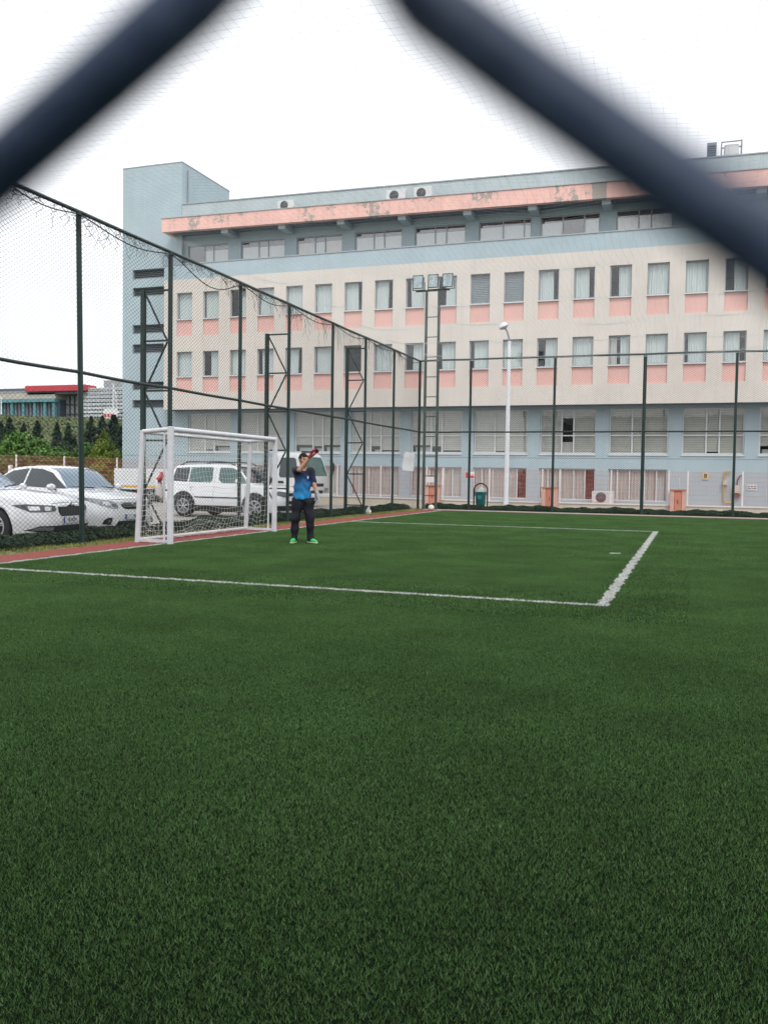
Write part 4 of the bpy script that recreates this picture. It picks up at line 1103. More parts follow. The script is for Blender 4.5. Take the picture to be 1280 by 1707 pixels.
for (hx, hy, dx, dy) in ((-.168, .03, -.045, -.155), (.132, .02, .105, -.135)):
    L_ = math.hypot(dx, dy); ux, uy = dx/L_, dy/L_; tip = (hx+ux*.165, hy+uy*.165)
    def shoe(p): 
        d = cap(p, (hx-ux*.035, hy-uy*.035, .048), (hx+ux*.06, hy+uy*.06, .046), .043, .042); d = su(d, cap(p, (hx+ux*.06, hy+uy*.06, .042), (tip[0], tip[1], .030), .042, .030), .02)
        d = su(d, cap(p, (hx, hy, .05), (hx, hy, .085), .042, .040), .02); return np.maximum(d, .018-p[..., 2])
    o = soft('shoe', shoe, (hx-.22, hy-.24, 0), (hx+.24, hy+.12, .14), .006, mat['shoe'], kp)
    def soles(p):
        d = np.minimum(cap(p, (hx-ux*.035, hy-uy*.035, .016), (hx+ux*.06, hy+uy*.06, .016), .044, .043), cap(p, (hx+ux*.06, hy+uy*.06, .016), (tip[0], tip[1], .016), .043, .033))
        return np.maximum(np.maximum(d, p[..., 2]-.024), -p[..., 2])
    soft('sole', soles, (hx-.22, hy-.24, -.02), (hx+.24, hy+.12, .05), .006, mat['sole'], o)
# gloves: palm, four unequal bent fingers and a thumb
def hand(name, wrist, d, side, palm_n, m, curl, k=1.0):
    w = np.array(wrist, float); d = np.array(d, float); d /= np.linalg.norm(d); n = np.array(palm_n, float); n -= d*(n@d); n /= np.linalg.norm(n); s = np.cross(d, n)*side
    def P(a, b, c): return w+d*a*k+s*b*k+n*c*k
    parts = []
    fl = [(.030, .072, .010), (.011, .084, .011), (-.010, .078, .011), (-.030, .060, .010)]
    def sdf(p):
        D = cap(p, P(-.045, 0, 0), P(.005, 0, 0), .038*k, .034*k)
        D = su(D, cap(p, P(.02, .018, 0), P(.085, .026, .004), .027*k, .021*k), .02); D = su(D, cap(p, P(.02, -.016, 0), P(.082, -.026, .004), .026*k, .020*k), .02)
        for i, (b, L_, r) in enumerate(fl):
            a0 = P(.09, b, .002); a1 = P(.09+L_*.52, b*1.15, .004+curl*L_*.30); a2 = P(.09+L_*(.98-.35*curl), b*1.22, .006+curl*L_*.85)
            D = su(D, cap(p, a0, a1, (r+.0035)*k, (r+.003)*k), .006); D = su(D, cap(p, a1, a2, (r+.003)*k, (r+.001)*k), .006)
        D = su(D, cap(p, P(.022, .030, .004), P(.062, .060, .016), .018*k, .015*k), .012); D = su(D, cap(p, P(.062, .060, .016), P(.096, .068, .026), .015*k, .012*k), .006)
        return D
    lo = w-.20*k-.02; hi = w+.24*k
    return soft(name, sdf, lo, hi, .0045, m, kp)
hand('glove', (.125, -.275, 1.612), (.72, -.10, .66), -1, (.35, -.85, -.30), mat['glove_red'], .35, .98)
hand('glove', (.246, -.088, .895), (.16, -.22, -1), 1, (-.8, -.5, 0), mat['glove_grey'], .55, .98)
mb = MB(); mb.lathe([(.033, -.018), (.037, -.012), (.037, .012), (.033, .018)], (.241, -.082, .912), (.25, -.4, -.88), 16); mb.build('wristband', mat['glove_red'], kp, world=False, smooth=True)

# ================================================================== SMALL PITCH-SIDE THINGS
# ball by the corner
bl = empty('football', (-9.20, 31.50, .11), 0, 'white football lying in the far corner of the pitch', 'ball')
bm = bmesh.new(); bmesh.ops.create_icosphere(bm, subdivisions=4, radius=.115); me = bpy.data.meshes.new('shell'); bm.to_mesh(me); bm.free()
for p in me.polygons: p.use_smooth = True
setmats(me, mat['ball']); obj('shell', me, bl, False)
bm = bmesh.new(); bmesh.ops.create_icosphere(bm, subdivisions=1, radius=1.0); pt_ = [v.co.normalized() for v in bm.verts][:12]; bm.free()
mb = MB()
for c in pt_:
    a = c.orthogonal().normalized(); b = c.cross(a); vs_ = [(c*.94+(a*math.cos(q*2*PI/5)+b*math.sin(q*2*PI/5))*.34).normalized()*.1165 for q in range(5)]
    mb.add([c*.1172]+vs_, [(0, 1+q, 1+(q+1) % 5) for q in range(5)])
mb.build('panel', M('pale_grey_panel', (.40, .39, .36), .6), bl, world=False)
# crumpled bag by the hedge
def bag(p):
    d = ell(p, (0, 0, .09), (.09, .08, .10)); d = su(d, cap(p, (0, 0, .14), (.03, 0, .26), .045, .025), .03)
    return d+.013*np.sin(p[..., 0]*70+p[..., 2]*40)*np.sin(p[..., 1]*60-p[..., 2]*55)
t = tag(soft('plastic_bag', bag, (-.14, -.14, -.03), (.14, .14, .32), .008, M('white_film', (.62, .62, .62), .4), None), 'crumpled white plastic bag at the foot of the hedge', 'bag'); t.location = (-10.0, 26.9, 0)
# cloth tied to the net pole of the goal
t = empty('cloth', (-8.93, 13.36, 1.22), 0, 'white and red cloth tied to the near side of the goal', 'cloth')
def hang(name, w0, w1, z0, z1, dx, m, seed):
    rr = random.Random(seed); ph = [rr.uniform(0, 6) for _ in range(4)]; mb = MB(); nu, nv = 18, 16
    for i in range(nu+1):
        for j in range(nv+1):
            u = i/nu-.5; v = j/nv; w = w0+(w1-w0)*math.sqrt(v); o = (.022*math.sin(u*15+ph[0])+.012*math.sin(u*27+ph[1]))*(.4+v)
            mb.v.append((dx+o+.02*math.sin(v*4+ph[2]), u*w+.015*math.sin(v*6+ph[3]), z0+(z1-z0)*v*(1-.16*abs(u)*2*rr.uniform(.9, 1.1))))
    for i in range(nu):
        for j in range(nv): q = i*(nv+1)+j; mb.f.append((q, q+1, q+nv+2, q+nv+1)); mb.m.append(0)
    o = mb.build(name, m, t, world=False, smooth=True); s = o.modifiers.new('thickness', 'SOLIDIFY'); s.thickness = .006
hang('fabric', .05, .24, .02, -.42, .0, M('off_white_fabric', (.60, .57, .55), .9), 1)
hang('red_cloth', .04, .12, .06, -.12, .03, M('red_fabric', (.45, .12, .11), .9), 2)
# paper on the fence
t = empty('paper_sheet', (XL+.03, 30.8, 1.5), 0, 'large sheet of white paper tied to the fence near the corner', 'paper')
n = 8; mb = MB()
c4 = [(30.28, 2.17), (31.62, 2.14), (31.46, 1.45), (30.05, 1.50)]
for i in range(n+1):
    for j in range(n+1):
        u, w = i/n, j/n; y = (c4[0][0]*(1-u)+c4[1][0]*u)*(1-w)+(c4[3][0]*(1-u)+c4[2][0]*u)*w; z = (c4[0][1]*(1-u)+c4[1][1]*u)*(1-w)+(c4[3][1]*(1-u)+c4[2][1]*u)*w
        mb.v.append((XL+.035+.008*math.sin(w*7+u)+.006*math.sin(u*5), y, z))
for i in range(n):
    for j in range(n): a = i*(n+1)+j; mb.f.append((a, a+1, a+n+2, a+n+1)); mb.m.append(0)
o = mb.build('sheet', mat['paper'], t, smooth=True)
mb = MB()
for (yy, zz) in c4: mb.cyl((XL-.01, yy+(.05 if yy < 31 else -.05), zz-.03 if zz > 2 else zz+.03), (XL+.06, yy+(.05 if yy < 31 else -.05), zz-.03 if zz > 2 else zz+.03), .012, n=8)
mb.build('tie', mat['black'], t)
# bin in a hoop
t = empty('litter_bin', (-7.79, 33.55, 0), 0, 'teal litter bin hung inside a black metal hoop by the far fence', 'bin')
mb = MB(); x0, x1, z0, z1 = -8.00, -7.60, .16, .70
vs_ = []
for z, s, e in ((z0, .155, .13), (z0+.02, .17, .145), (z1-.06, .195, .165), (z1-.05, .215, .185), (z1, .215, .185)):
    for k in range(24):
        a = 2*PI*k/24; cx_, sx_ = math.cos(a), math.sin(a); pw = .45
        vs_.append((-7.80+math.copysign(abs(cx_)**pw, cx_)*s, 33.55+math.copysign(abs(sx_)**pw, sx_)*e, z))
fs = [(i*24+k, i*24+(k+1) % 24, (i+1)*24+(k+1) % 24, (i+1)*24+k) for i in range(4) for k in range(24)]+[tuple(reversed(range(24)))]
mb.add(vs_, fs); mb.build('bucket', mat['teal'], t, smooth=True)
mb = MB(); mb.lathe([(.085, 0), (.09, .004), (.08, .008), (.04, .009), (0, .006)], (-7.80, 33.375, .48), (0, -1, 0), 20); mb.build('emblem', M('faint_emblem', (.03, .19, .18), .5), t, smooth=True)
mb = MB(); mb.prism([(-7.92, 33.45, .70), (-7.66, 33.45, .70), (-7.66, 33.45, .80), (-7.70, 33.45, .86), (-7.84, 33.45, .87), (-7.88, 33.45, .80)], (0, .18, 0)); mb.build('rubbish', mat['paper'], t, bev=.015)
mb = MB(); mb.tube([(-8.07, 33.55, -.05)]+[(-7.80-.27*math.cos(PI*k/14), 33.55, .76+.27*math.sin(PI*k/14)) for k in range(15)]+[(-7.53, 33.55, -.05)], .028, 10); mb.bar((-8.06, 33.55, .62), (-8.0, 33.55, .62), .03); mb.bar((-7.6, 33.55, .62), (-7.54, 33.55, .62), .03); mb.build('hoop', mat['black'], t, smooth=True)
# floodlight mast
ms = empty('floodlight_mast', (-9.37, 31.85, 0), 0, 'green ladder mast with three floodlights at the pitch corner', 'floodlight mast')
MX0, MX1, MY = -9.62, -9.13, 31.85
for x in (MX0, MX1):
    mb = MB(); mb.bar((x, MY, -.02), (x, MY, 8.2), .085, .085, up=(0, 1, 0)); mb.build('upright', mat['grey'] if False else M('weathered_green_paint', (.055, .075, .065), .55, .3, 7), ms)
z = .55
while z < 8.0:
    mb = MB(); mb.bar((MX0+.04, MY, z), (MX1-.04, MY, z), .028); mb.build('rung', mat['green'], ms); z += .745
mb = MB(); mb.bar((MX0-.42, MY, 8.24), (MX1+.40, MY, 8.24), .06); mb.build('cross_arm', mat['green'], ms)
for i, x in enumerate((-9.93, -9.34, -8.78)):
    mb = MB(); a = .38; zc = 8.60; tl = .10
    y0, y1 = MY-.14, MY+.10
    mb.add([(x-.21,y0,zc-.20-tl),(x+.21,y0,zc-.20-tl),(x+.21,y0+.02,zc+.22),(x-.21,y0+.02,zc+.22),(x-.13,y1,zc-.13),(x+.13,y1,zc-.13),(x+.13,y1,zc+.17),(x-.13,y1,zc+.17)],
           [(0,1,2,3),(5,4,7,6),(4,5,1,0),(3,2,6,7),(4,0,3,7),(1,5,6,2)])
    fl_ = mb.build('floodlight', mat['black'] if False else M('dark_lamp_case', (.035, .055, .065), .5, .2, 6), ms, bev=.01)
    mb = MB(); mb.add([(x-.17,y0-.006,zc-.16-tl),(x+.17,y0-.006,zc-.16-tl),(x+.17,y0+.012,zc+.18),(x-.17,y0+.012,zc+.18)], [(0,1,2,3)]); mb.build('lens', M('floodlight_lens', (.30, .36, .37), .12, .4, 9, metal=.6, coat=1), fl_)
    mb = MB(); mb.bar((x-.23, MY, 8.27), (x-.23, MY, 8.58), .025); mb.bar((x+.23, MY, 8.27), (x+.23, MY, 8.58), .025); mb.bar((x-.24, MY, 8.28), (x+.24, MY, 8.28), .025); mb.build('bracket', mat['green'], fl_)
# street lamp
t = empty('street_lamp', (-7.49, 37.0, -.07), 0, 'tall white street lamp with a round dome head', 'street lamp')
t.location.y = 36.4
PXl, PYl = -7.37, 36.4
mb = MB(); mb.tube([(PXl, PYl, -.07), (PXl, PYl, .25), (PXl, PYl, .26), (PXl, PYl, 3.5), (PXl, PYl, 6.95)], [.125, .12, .105, .09, .07], 16); mb.build('pole', mat['lampwhite'], t, smooth=True)
mb = MB(); mb.tube([(PXl, PYl, 6.95), (PXl-.02, PYl, 7.1), (PXl-.09, PYl-.02, 7.35), (PXl-.20, PYl-.05, 7.52)], [.042, .04, .035, .035], 10); mb.build('arm', mat['grey'], t, smooth=True)
hc = (PXl-.24, PYl-.06, 7.56); axh = Vector((-.42, -.15, .9))
mb = MB(); mb.lathe([(.0, .17), (.09, .16), (.16, .12), (.20, .05), (.21, 0), (.19, -.02)], hc, axh, 24); mb.build('lamp_shade', mat['lampwhite'], t, smooth=True)
mb = MB(); mb.lathe([(.19, -.02), (.17, -.06), (.10, -.10), (0, -.11)], hc, axh, 24); mb.build('lamp_glass', M('frosted_glass', (.38, .39, .38), .3, .1, 6), t, smooth=True)
# ================================================================== VEHICLES (x forward from the nose back, y to the car's left, z up)
def catmull(P, sub):
    P = np.asarray(P, float); n = len(P); out = []
    for i in range(n-1):
        p0 = P[max(i-1, 0)]; p1 = P[i]; p2 = P[i+1]; p3 = P[min(i+2, n-1)]
        for k in range(sub):
            t = k/sub; out.append(.5*((2*p1)+(-p0+p2)*t+(2*p0-5*p1+4*p2-p3)*t*t+(-p0+3*p1-3*p2+p3)*t**3))
    out.append(P[-1]); return np.array(out)
def pchip_interp(xs, ys, q):
    """monotone cubic so that body lines do not overshoot"""
    xs = np.asarray(xs, float); ys = np.asarray(ys, float); h = np.diff(xs); d = np.diff(ys)/h; m = np.zeros(len(xs))
    for i in range(1, len(xs)-1):
        if d[i-1]*d[i] > 0: w1 = 2*h[i]+h[i-1]; w2 = h[i]+2*h[i-1]; m[i] = (w1+w2)/(w1/d[i-1]+w2/d[i])
    m[0], m[-1] = d[0], d[-1]
    i = np.clip(np.searchsorted(xs, q)-1, 0, len(h)-1); t = (q-xs[i])/h[i]; a = ys[i]; b = ys[i+1]
    return (1+2*t)*(1-t)**2*a+t*(1-t)**2*h[i]*m[i]+t*t*(3-2*t)*b+t*t*(t-1)*h[i]*m[i+1]
def body_mesh(stations, step=.05):
    """stations: (x, zs, wl, zm, wm, zb, wb, ze, wt, zt) sill, widest, belt, roof edge, roof centre"""
    S = np.array(sorted(stations), float); xs = S[:, 0]
    q = np.unique(np.concatenate([np.arange(xs[0], xs[-1], step), xs, np.linspace(xs[-1]-.12, xs[-1], 6)]))
    rows = []
    for x in q:
        zs, wl, zm, wm, zb, wb, ze, wt, zt = [float(pchip_interp(xs, S[:, k], x)) for k in range(1, 10)]
        sec = [(0, zs), (wl*.8, zs), (wl*.97, zs+.03), (wl+(wm-wl)*.5, zs+(zm-zs)*.45), (wm, zm), (wb+(wm-wb)*.35, zm+(zb-zm)*.72), (wb, zb), (wb+(wt-wb)*.5, zb+(ze-zb)*.53), (wt, ze), (wt*.82, ze+(zt-ze)*.55), (wt*.45, zt-(zt-ze)*.12), (0, zt)]
        c = catmull(sec, 3); c[:, 0] = np.maximum(c[:, 0], 0)
        rows.append([(x, y, z) for y, z in c]+[(x, -y, z) for y, z in c[-2:0:-1]])
    n = len(rows[0]); V = np.array(rows).reshape(-1, 3); mb = MB(); mb.v = [tuple(p) for p in V]; k = len(rows)
    for i in range(k-1):
        for j in range(n): mb.f.append((i*n+j, i*n+(j+1) % n, (i+1)*n+(j+1) % n, (i+1)*n+j)); mb.m.append(0)
    mb.f.append(tuple(range(n))); mb.f.append(tuple((k-1)*n+j for j in reversed(range(n)))); mb.m += [0, 0]
    me = mb.me('car_body', mat['carwhite'], True)
    bm = bmesh.new(); bm.from_mesh(me); bmesh.ops.recalc_face_normals(bm, faces=bm.faces); bm.to_mesh(me); bm.free()
    return me
def bvh_of(me): return BVHTree.FromPolygons([v.co.copy() for v in me.vertices], [tuple(p.vertices) for p in me.polygons])
def patch(name, bvh, poly, axis, m, parent, off=.004, res=.05, thick=0):
    """a panel cut to poly and wrapped onto the body. axis '+x','-y','+y','+z','-x' is the side it is seen from; poly in the two other coordinates"""
    pts = []; n = len(poly)
    for i in range(n):
        a = Vector(poly[i]); b = Vector(poly[(i+1) % n]); k = max(1, int((b-a).length/res))
        pts += [a+(b-a)*t/k for t in range(k)]
    nb = len(pts); xs = [p[0] for p in pts]; ys = [p[1] for p in pts]
    from mathutils.geometry import intersect_point_tri_2d
    def inside(p):
        c = False
        for i in range(nb):
            a, b = pts[i], pts[i-1]
            if (a[1] > p[1]) != (b[1] > p[1]) and p[0] < (b[0]-a[0])*(p[1]-a[1])/(b[1]-a[1])+a[0]: c = not c
        return c
    g = [Vector((x, y)) for x in np.arange(min(xs)+res*.5, max(xs), res) for y in np.arange(min(ys)+res*.5, max(ys), res)]
    g = [p for p in g if inside(p) and min((p-q).length for q in pts) > res*.35]
    vv, _, ff, _, _, _ = delaunay_2d_cdt(pts+g, [(i, (i+1) % nb) for i in range(nb)], [], 1, 1e-5)
    D = {'+x': Vector((-1, 0, 0)), '-x': Vector((1, 0, 0)), '-y': Vector((0, 1, 0)), '+y': Vector((0, -1, 0)), '+z': Vector((0, 0, -1))}[axis]
    out = []
    for p in vv:
        if axis in ('+x', '-x'): o = Vector((0, p[0], p[1]))
        elif axis == '+z': o = Vector((p[0], p[1], 0))
        else: o = Vector((p[0], 0, p[1]))
        s = o-D*6; h, nr, _, _ = bvh.ray_cast(s, D)
        if h is None: h, nr, _, _ = bvh.find_nearest(o)
        if nr.dot(D) > 0: nr = -nr
        out.append(h+nr*off)
    mb = MB(); fs = []
    for f in ff:
        f = list(f); a, b, c = out[f[0]], out[f[1]], out[f[2]]
        if (b-a).cross(c-a).dot(D) > 0: f.reverse()
        fs.append(f)
    mb.add(out, fs); o = mb.build(name, m, parent, world=False, smooth=True)
    if thick:
        s = o.modifiers.new('thickness', 'SOLIDIFY'); s.thickness = thick; s.offset = 1
    return o
def cut_arches(me, arches):
    """arches: (x, z, r, y0, y1)"""
    o = link(bpy.data.objects.new('tmp_body', me)); cs = []
    for (x, z, r, y0, y1) in arches:
        mb = MB(); mb.cyl((x, y0, z), (x, y1, z), r, n=40); c = link(bpy.data.objects.new('tmp_cut', mb.me('tmp', mat['black'], False))); cs.append(c)
        bmx = bmesh.new(); bmx.from_mesh(c.data); bmesh.ops.recalc_face_normals(bmx, faces=bmx.faces); bmx.to_mesh(c.data); bmx.free()
        b = o.modifiers.new('arch', 'BOOLEAN'); b.operation = 'DIFFERENCE'; b.object = c; b.solver = 'EXACT'
    bpy.context.view_layer.update(); dg = bpy.context.evaluated_depsgraph_get()
    res = bpy.data.meshes.new_from_object(o.evaluated_get(dg)); 
    for c in cs: bpy.data.objects.remove(c)
    bpy.data.objects.remove(o)
    for i, mm in enumerate(res.materials):
        if i and mm is None: res.materials[i] = mat['black']
    return res
def wheel(parent, x, y, r, out, spokes=7, dark=False, w=.21, double=False):
    """out = -1 or +1: which side faces out"""
    ax = (0, out, 0); y0 = y
    mb = MB(); mb.lathe([(r*.60, -.02), (r*.66, .0), (r*.90, .006), (r*.975, -.012), (r, -.05), (r, -w+.05), (r*.97, -w+.01), (r*.6, -w)], (x, y0, r), ax, 36)
    t = mb.build('wheel', mat['tyre'], parent, world=False, smooth=True)
    mb = MB(); R = r*.655
    mb.lathe([(R, -.03), (R+.012, .006), (R-.012, .010), (R-.028, -.012), (R-.03, -.06)], (x, y0, r), ax, 36)
    for k in range(spokes):
        a0 = 2*PI*k/spokes+.3
        for dd in ((-.11, .11) if double else (0,)):
            c = Vector((math.cos(a0+dd), 0, math.sin(a0+dd))); c0 = Vector((math.cos(a0+dd*.4), 0, math.sin(a0+dd*.4)))
            p = Vector((x, y0-out*.012, r))+c0*.04; q = Vector((x, y0-out*.018, r))+c*(R-.01)
            mb.bar(p, q, .042 if not double else .022, .03, up=(0, 1, 0))
    mb.lathe([(0, .004), (.03, .003), (.06, -.004), (.065, -.03)], (x, y0, r), ax, 16)
    mb.build('rim', mat['rim'], t, world=False, smooth=True)
    mb = MB(); mb.lathe([(0, -.075), (R, -.075), (R, -.05)], (x, y0, r), ax, 24); mb.build('brake_disc', mat['chassis'], t, world=False)
def text_mesh(body, size, m):
    cu = bpy.data.curves.new('txt', 'FONT'); cu.body = body; cu.size = size; cu.align_x = 'CENTER'; cu.align_y = 'CENTER'; cu.extrude = .002
    o = link(bpy.data.objects.new('txt', cu)); bpy.context.view_layer.update(); dg = bpy.context.evaluated_depsgraph_get()
    me = bpy.data.meshes.new_from_object(o.evaluated_get(dg)); bpy.data.objects.remove(o); me.materials.clear(); me.materials.append(m); return me
def plate(parent, x, z, w, h, txt, tilt=0.):
    mb = MB(); mb.box(x, x+.012, -w/2, w/2, z-h/2, z+h/2); p = mb.build('number_plate', mat['plate'], parent, world=False, bev=.004)
    mb = MB(); mb.box(x+.0125, x+.0145, -w/2+.005, -w/2+.05, z-h/2+.004, z+h/2-.004); mb.build('plate_band', mat['plateblue'], p, world=False)
    me = text_mesh(txt, h*.88, mat['ink']); me.transform(Matrix.Translation((x+.0145, .025, z))@Matrix(((0, 0, 1, 0), (1, 0, 0, 0), (0, 1, 0, 0), (0, 0, 0, 1)))@Matrix.Scale(.80, 4, (1, 0, 0)))
    obj('plate_lettering', me, p, False); return p
def mirror_part(parent, bvh, x, y, z, s, m):
    """door mirror: shell on a short arm"""
    mb = MB(); c = Vector((x, y+s*.11, z))
    vs_ = []; 
    for i in range(9):
        t = i/8; rr = math.sin(PI*(.12+.83*t))**.6
        for k in range(14):
            a = 2*PI*k/14; vs_.append((c.x+math.cos(a)*.065*rr, c.y+s*(t-.45)*.20, c.z+math.copysign(abs(math.sin(a))**.7, math.sin(a))*.075*rr))
    mb.add(vs_, [(i*14+k, i*14+(k+1) % 14, (i+1)*14+(k+1) % 14, (i+1)*14+k) for i in range(8) for k in range(14)]+[tuple(range(14)), tuple(8*14+k for k in range(14))])
    o = mb.build('mirror', m, parent, world=False, smooth=True, fix=True)
    mb = MB(); mb.bar((x+.02, y, z-.05), (x, y+s*.08, z-.04), .05, .03); mb.build('mirror_arm', mat['black'], o, world=False)
def seam(name, bvh, pts, axis, parent, m=None, w=.008, off=.003):
    """thin dark line (a panel gap) following the body"""
    out = []
    for a, b in zip(pts, pts[1:]):
        a = Vector(a); b = Vector(b); d = (b-a).normalized(); n = Vector((-d.y, d.x))*w/2; out.append([a+n, b+n, b-n, a-n])
    for q in out: patch(name, bvh, [tuple(p) for p in q], axis, m or mat['black'], parent, off, .08)

def place(root, wx, wy, wz, rz): root.location = (wx, wy, wz); root.rotation_euler = (0, 0, rz)
GZ = -.073

# ------------------------------------------------------------------ white liftback, nearest the camera
def liftback():
    t = empty('parked_car', (0, 0, 0), 0, 'white car with black grille and dark angular headlights, its spoked front wheel showing', 'car', 'white cars parked along the fence')
    B = [ # x, zs, wl, zm, wm, zb, wb, ze, wt, zt
        (0.00, .20, .42, .42, .48, .70, .40, .725, .30, .735), (-.05, .18, .57, .42, .64, .72, .53, .75, .38, .765), (-.15, .17, .70, .44, .765, .74, .665, .785, .48, .80),
        (-.34, .16, .80, .48, .86, .78, .775, .825, .58, .85), (-.62, .16, .87, .52, .925, .845, .85, .885, .64, .915), (-1.00, .16, .875, .54, .93, .895, .855, .935, .66, .965),
        (-1.32, .16, .88, .55, .932, .925, .86, .965, .67, .995), (-1.50, .16, .88, .55, .932, .935, .855, .985, .66, 1.02), (-1.72, .16, .88, .55, .932, .945, .85, 1.10, .65, 1.16), (-2.08, .16, .88, .55, .932, .955, .85, 1.32, .61, 1.37),
        (-2.40, .16, .88, .55, .932, .965, .85, 1.40, .595, 1.445), (-2.9, .16, .88, .55, .932, .975, .85, 1.42, .59, 1.465), (-3.5, .16, .88, .55, .932, .985, .85, 1.38, .58, 1.43),
        (-4.1, .17, .87, .56, .93, .995, .845, 1.22, .575, 1.27), (-4.5, .20, .84, .58, .90, .99, .82, 1.03, .57, 1.06), (-4.78, .26, .76, .60, .84, .93, .74, .96, .5, .98), (-4.86, .32, .66, .60, .74, .86, .64, .89, .42, .90)]
    me = body_mesh(B); bv = bvh_of(me)
    fx, rx, R = -.955, -3.795, .335
    obj('body', cut_arches(me, [(fx, R, .385, -1.2, -.60), (fx, R, .385, .60, 1.2), (rx, R, .385, -1.2, -.60), (rx, R, .385, .60, 1.2)]), t, False)
    for y, s in ((-.915, -1), (.915, 1)):
        wheel(t, fx, y, R, s, 5, double=True); wheel(t, rx, y, R, s, 5, double=True)
    mb = MB()
    for x in (fx, rx): mb.box(x-.36, x+.36, -.595, .595, .15, .72)
    mb.build('wheel_well', mat['black'], t, world=False)
    patch('windscreen', bv, [(-.70, .985), (.70, .985), (.55, 1.385), (-.55, 1.385)], '+x', mat['screen'], t, .005)
    for s, ax in ((-1, '-y'), (1, '+y')):
        g = patch('side_window', bv, [(-1.62, 1.0), (-2.95, 1.03), (-2.95, 1.40), (-2.55, 1.385), (-2.2, 1.30)], ax, mat['carglass'], t, .005)
        patch('side_window', bv, [(-3.02, 1.03), (-3.95, 1.06), (-3.85, 1.22), (-3.5, 1.34), (-3.02, 1.40)], ax, mat['carglass'], t, .005)
        seam('door_seam', bv, [(-1.55, .96), (-1.52, .55), (-1.62, .22)], ax, t); seam('door_seam', bv, [(-2.98, 1.0), (-2.98, .25)], ax, t)
        patch('headlight', bv, [(s*.435, .625), (s*.62, .605), (s*.80, .60), (s*.90, .73), (s*.80, .745), (s*.45, .715)] if s > 0 else [(-.435, .625), (-.45, .715), (-.80, .745), (-.90, .73), (-.80, .60), (-.62, .605)], '+x', mat['lamp'], t, .006)
        patch('lamp_unit', bv, [(s*.52, .635), (s*.52, .70), (s*.64, .705), (s*.64, .63)], '+x', mat['chrome'], t, .010); patch('lamp_unit', bv, [(s*.70, .64), (s*.70, .705), (s*.80, .71), (s*.80, .635)], '+x', mat['chrome'], t, .010)
        patch('fog_lamp', bv, [(s*.50, .275), (s*.50, .33), (s*.74, .345), (s*.80, .285)], '+x', mat['lamp2'], t, .011)
        mirror_part(t, bv, -1.75, s*.86, 1.02, s, mat['carwhite'])
        patch('door_handle', bv, [(-2.7, .88), (-2.7, .905), (-2.9, .91), (-2.9, .885)], ax, mat['carwhite'], t, .02)
    patch('grille', bv, [(-.40, .70), (-.12, .70), (-.09, .725), (.09, .725), (.12, .70), (.40, .70), (.37, .60), (.29, .525), (-.29, .525), (-.37, .60)], '+x', mat['black'], t, .008)
    for k in range(13): patch('grille_slat', bv, [(-.30+k*.05-.006, .535), (-.30+k*.05+.006, .535), (-.30+k*.05+.006, .69), (-.30+k*.05-.006, .69)], '+x', mat['grey'], t, .014, .08)
    patch('lower_intake', bv, [(-.84, .28), (-.74, .36), (.74, .36), (.84, .28), (.66, .235), (-.66, .235)], '+x', mat['black'], t, .006)
    mb = MB(); mb.lathe([(0, .02), (.035, .018), (.042, .008), (.044, 0)], (-.005, 0, .735), (1, 0, .35), 18); mb.build('badge', mat['chrome'], t, world=False, smooth=True)
    for s in (-1, 1): patch('bonnet_crease', bv, [(-.16, s*.40), (-1.3, s*.58), (-1.3, s*.592), (-.16, s*.412)], '+z', mat['carwhite'], t, .010, .15)
    seam('bonnet_gap', bv, [(-.46, .755), (-.2, .765), (.2, .765), (.46, .755)], '+x', t)
    mb = MB(); mb.tube([(-1.50, .1, 1.03), (-1.62, .6, 1.07)], .012, 6); mb.tube([(-1.50, -.5, 1.02), (-1.60, .05, 1.085)], .012, 6); mb.build('wiper', mat['black'], t, world=False)
    plate(t, .012, .45, .52, .112, '76 AOI 1')
    return t
place(liftback(), -10.86, 13.40, GZ, math.radians(5))

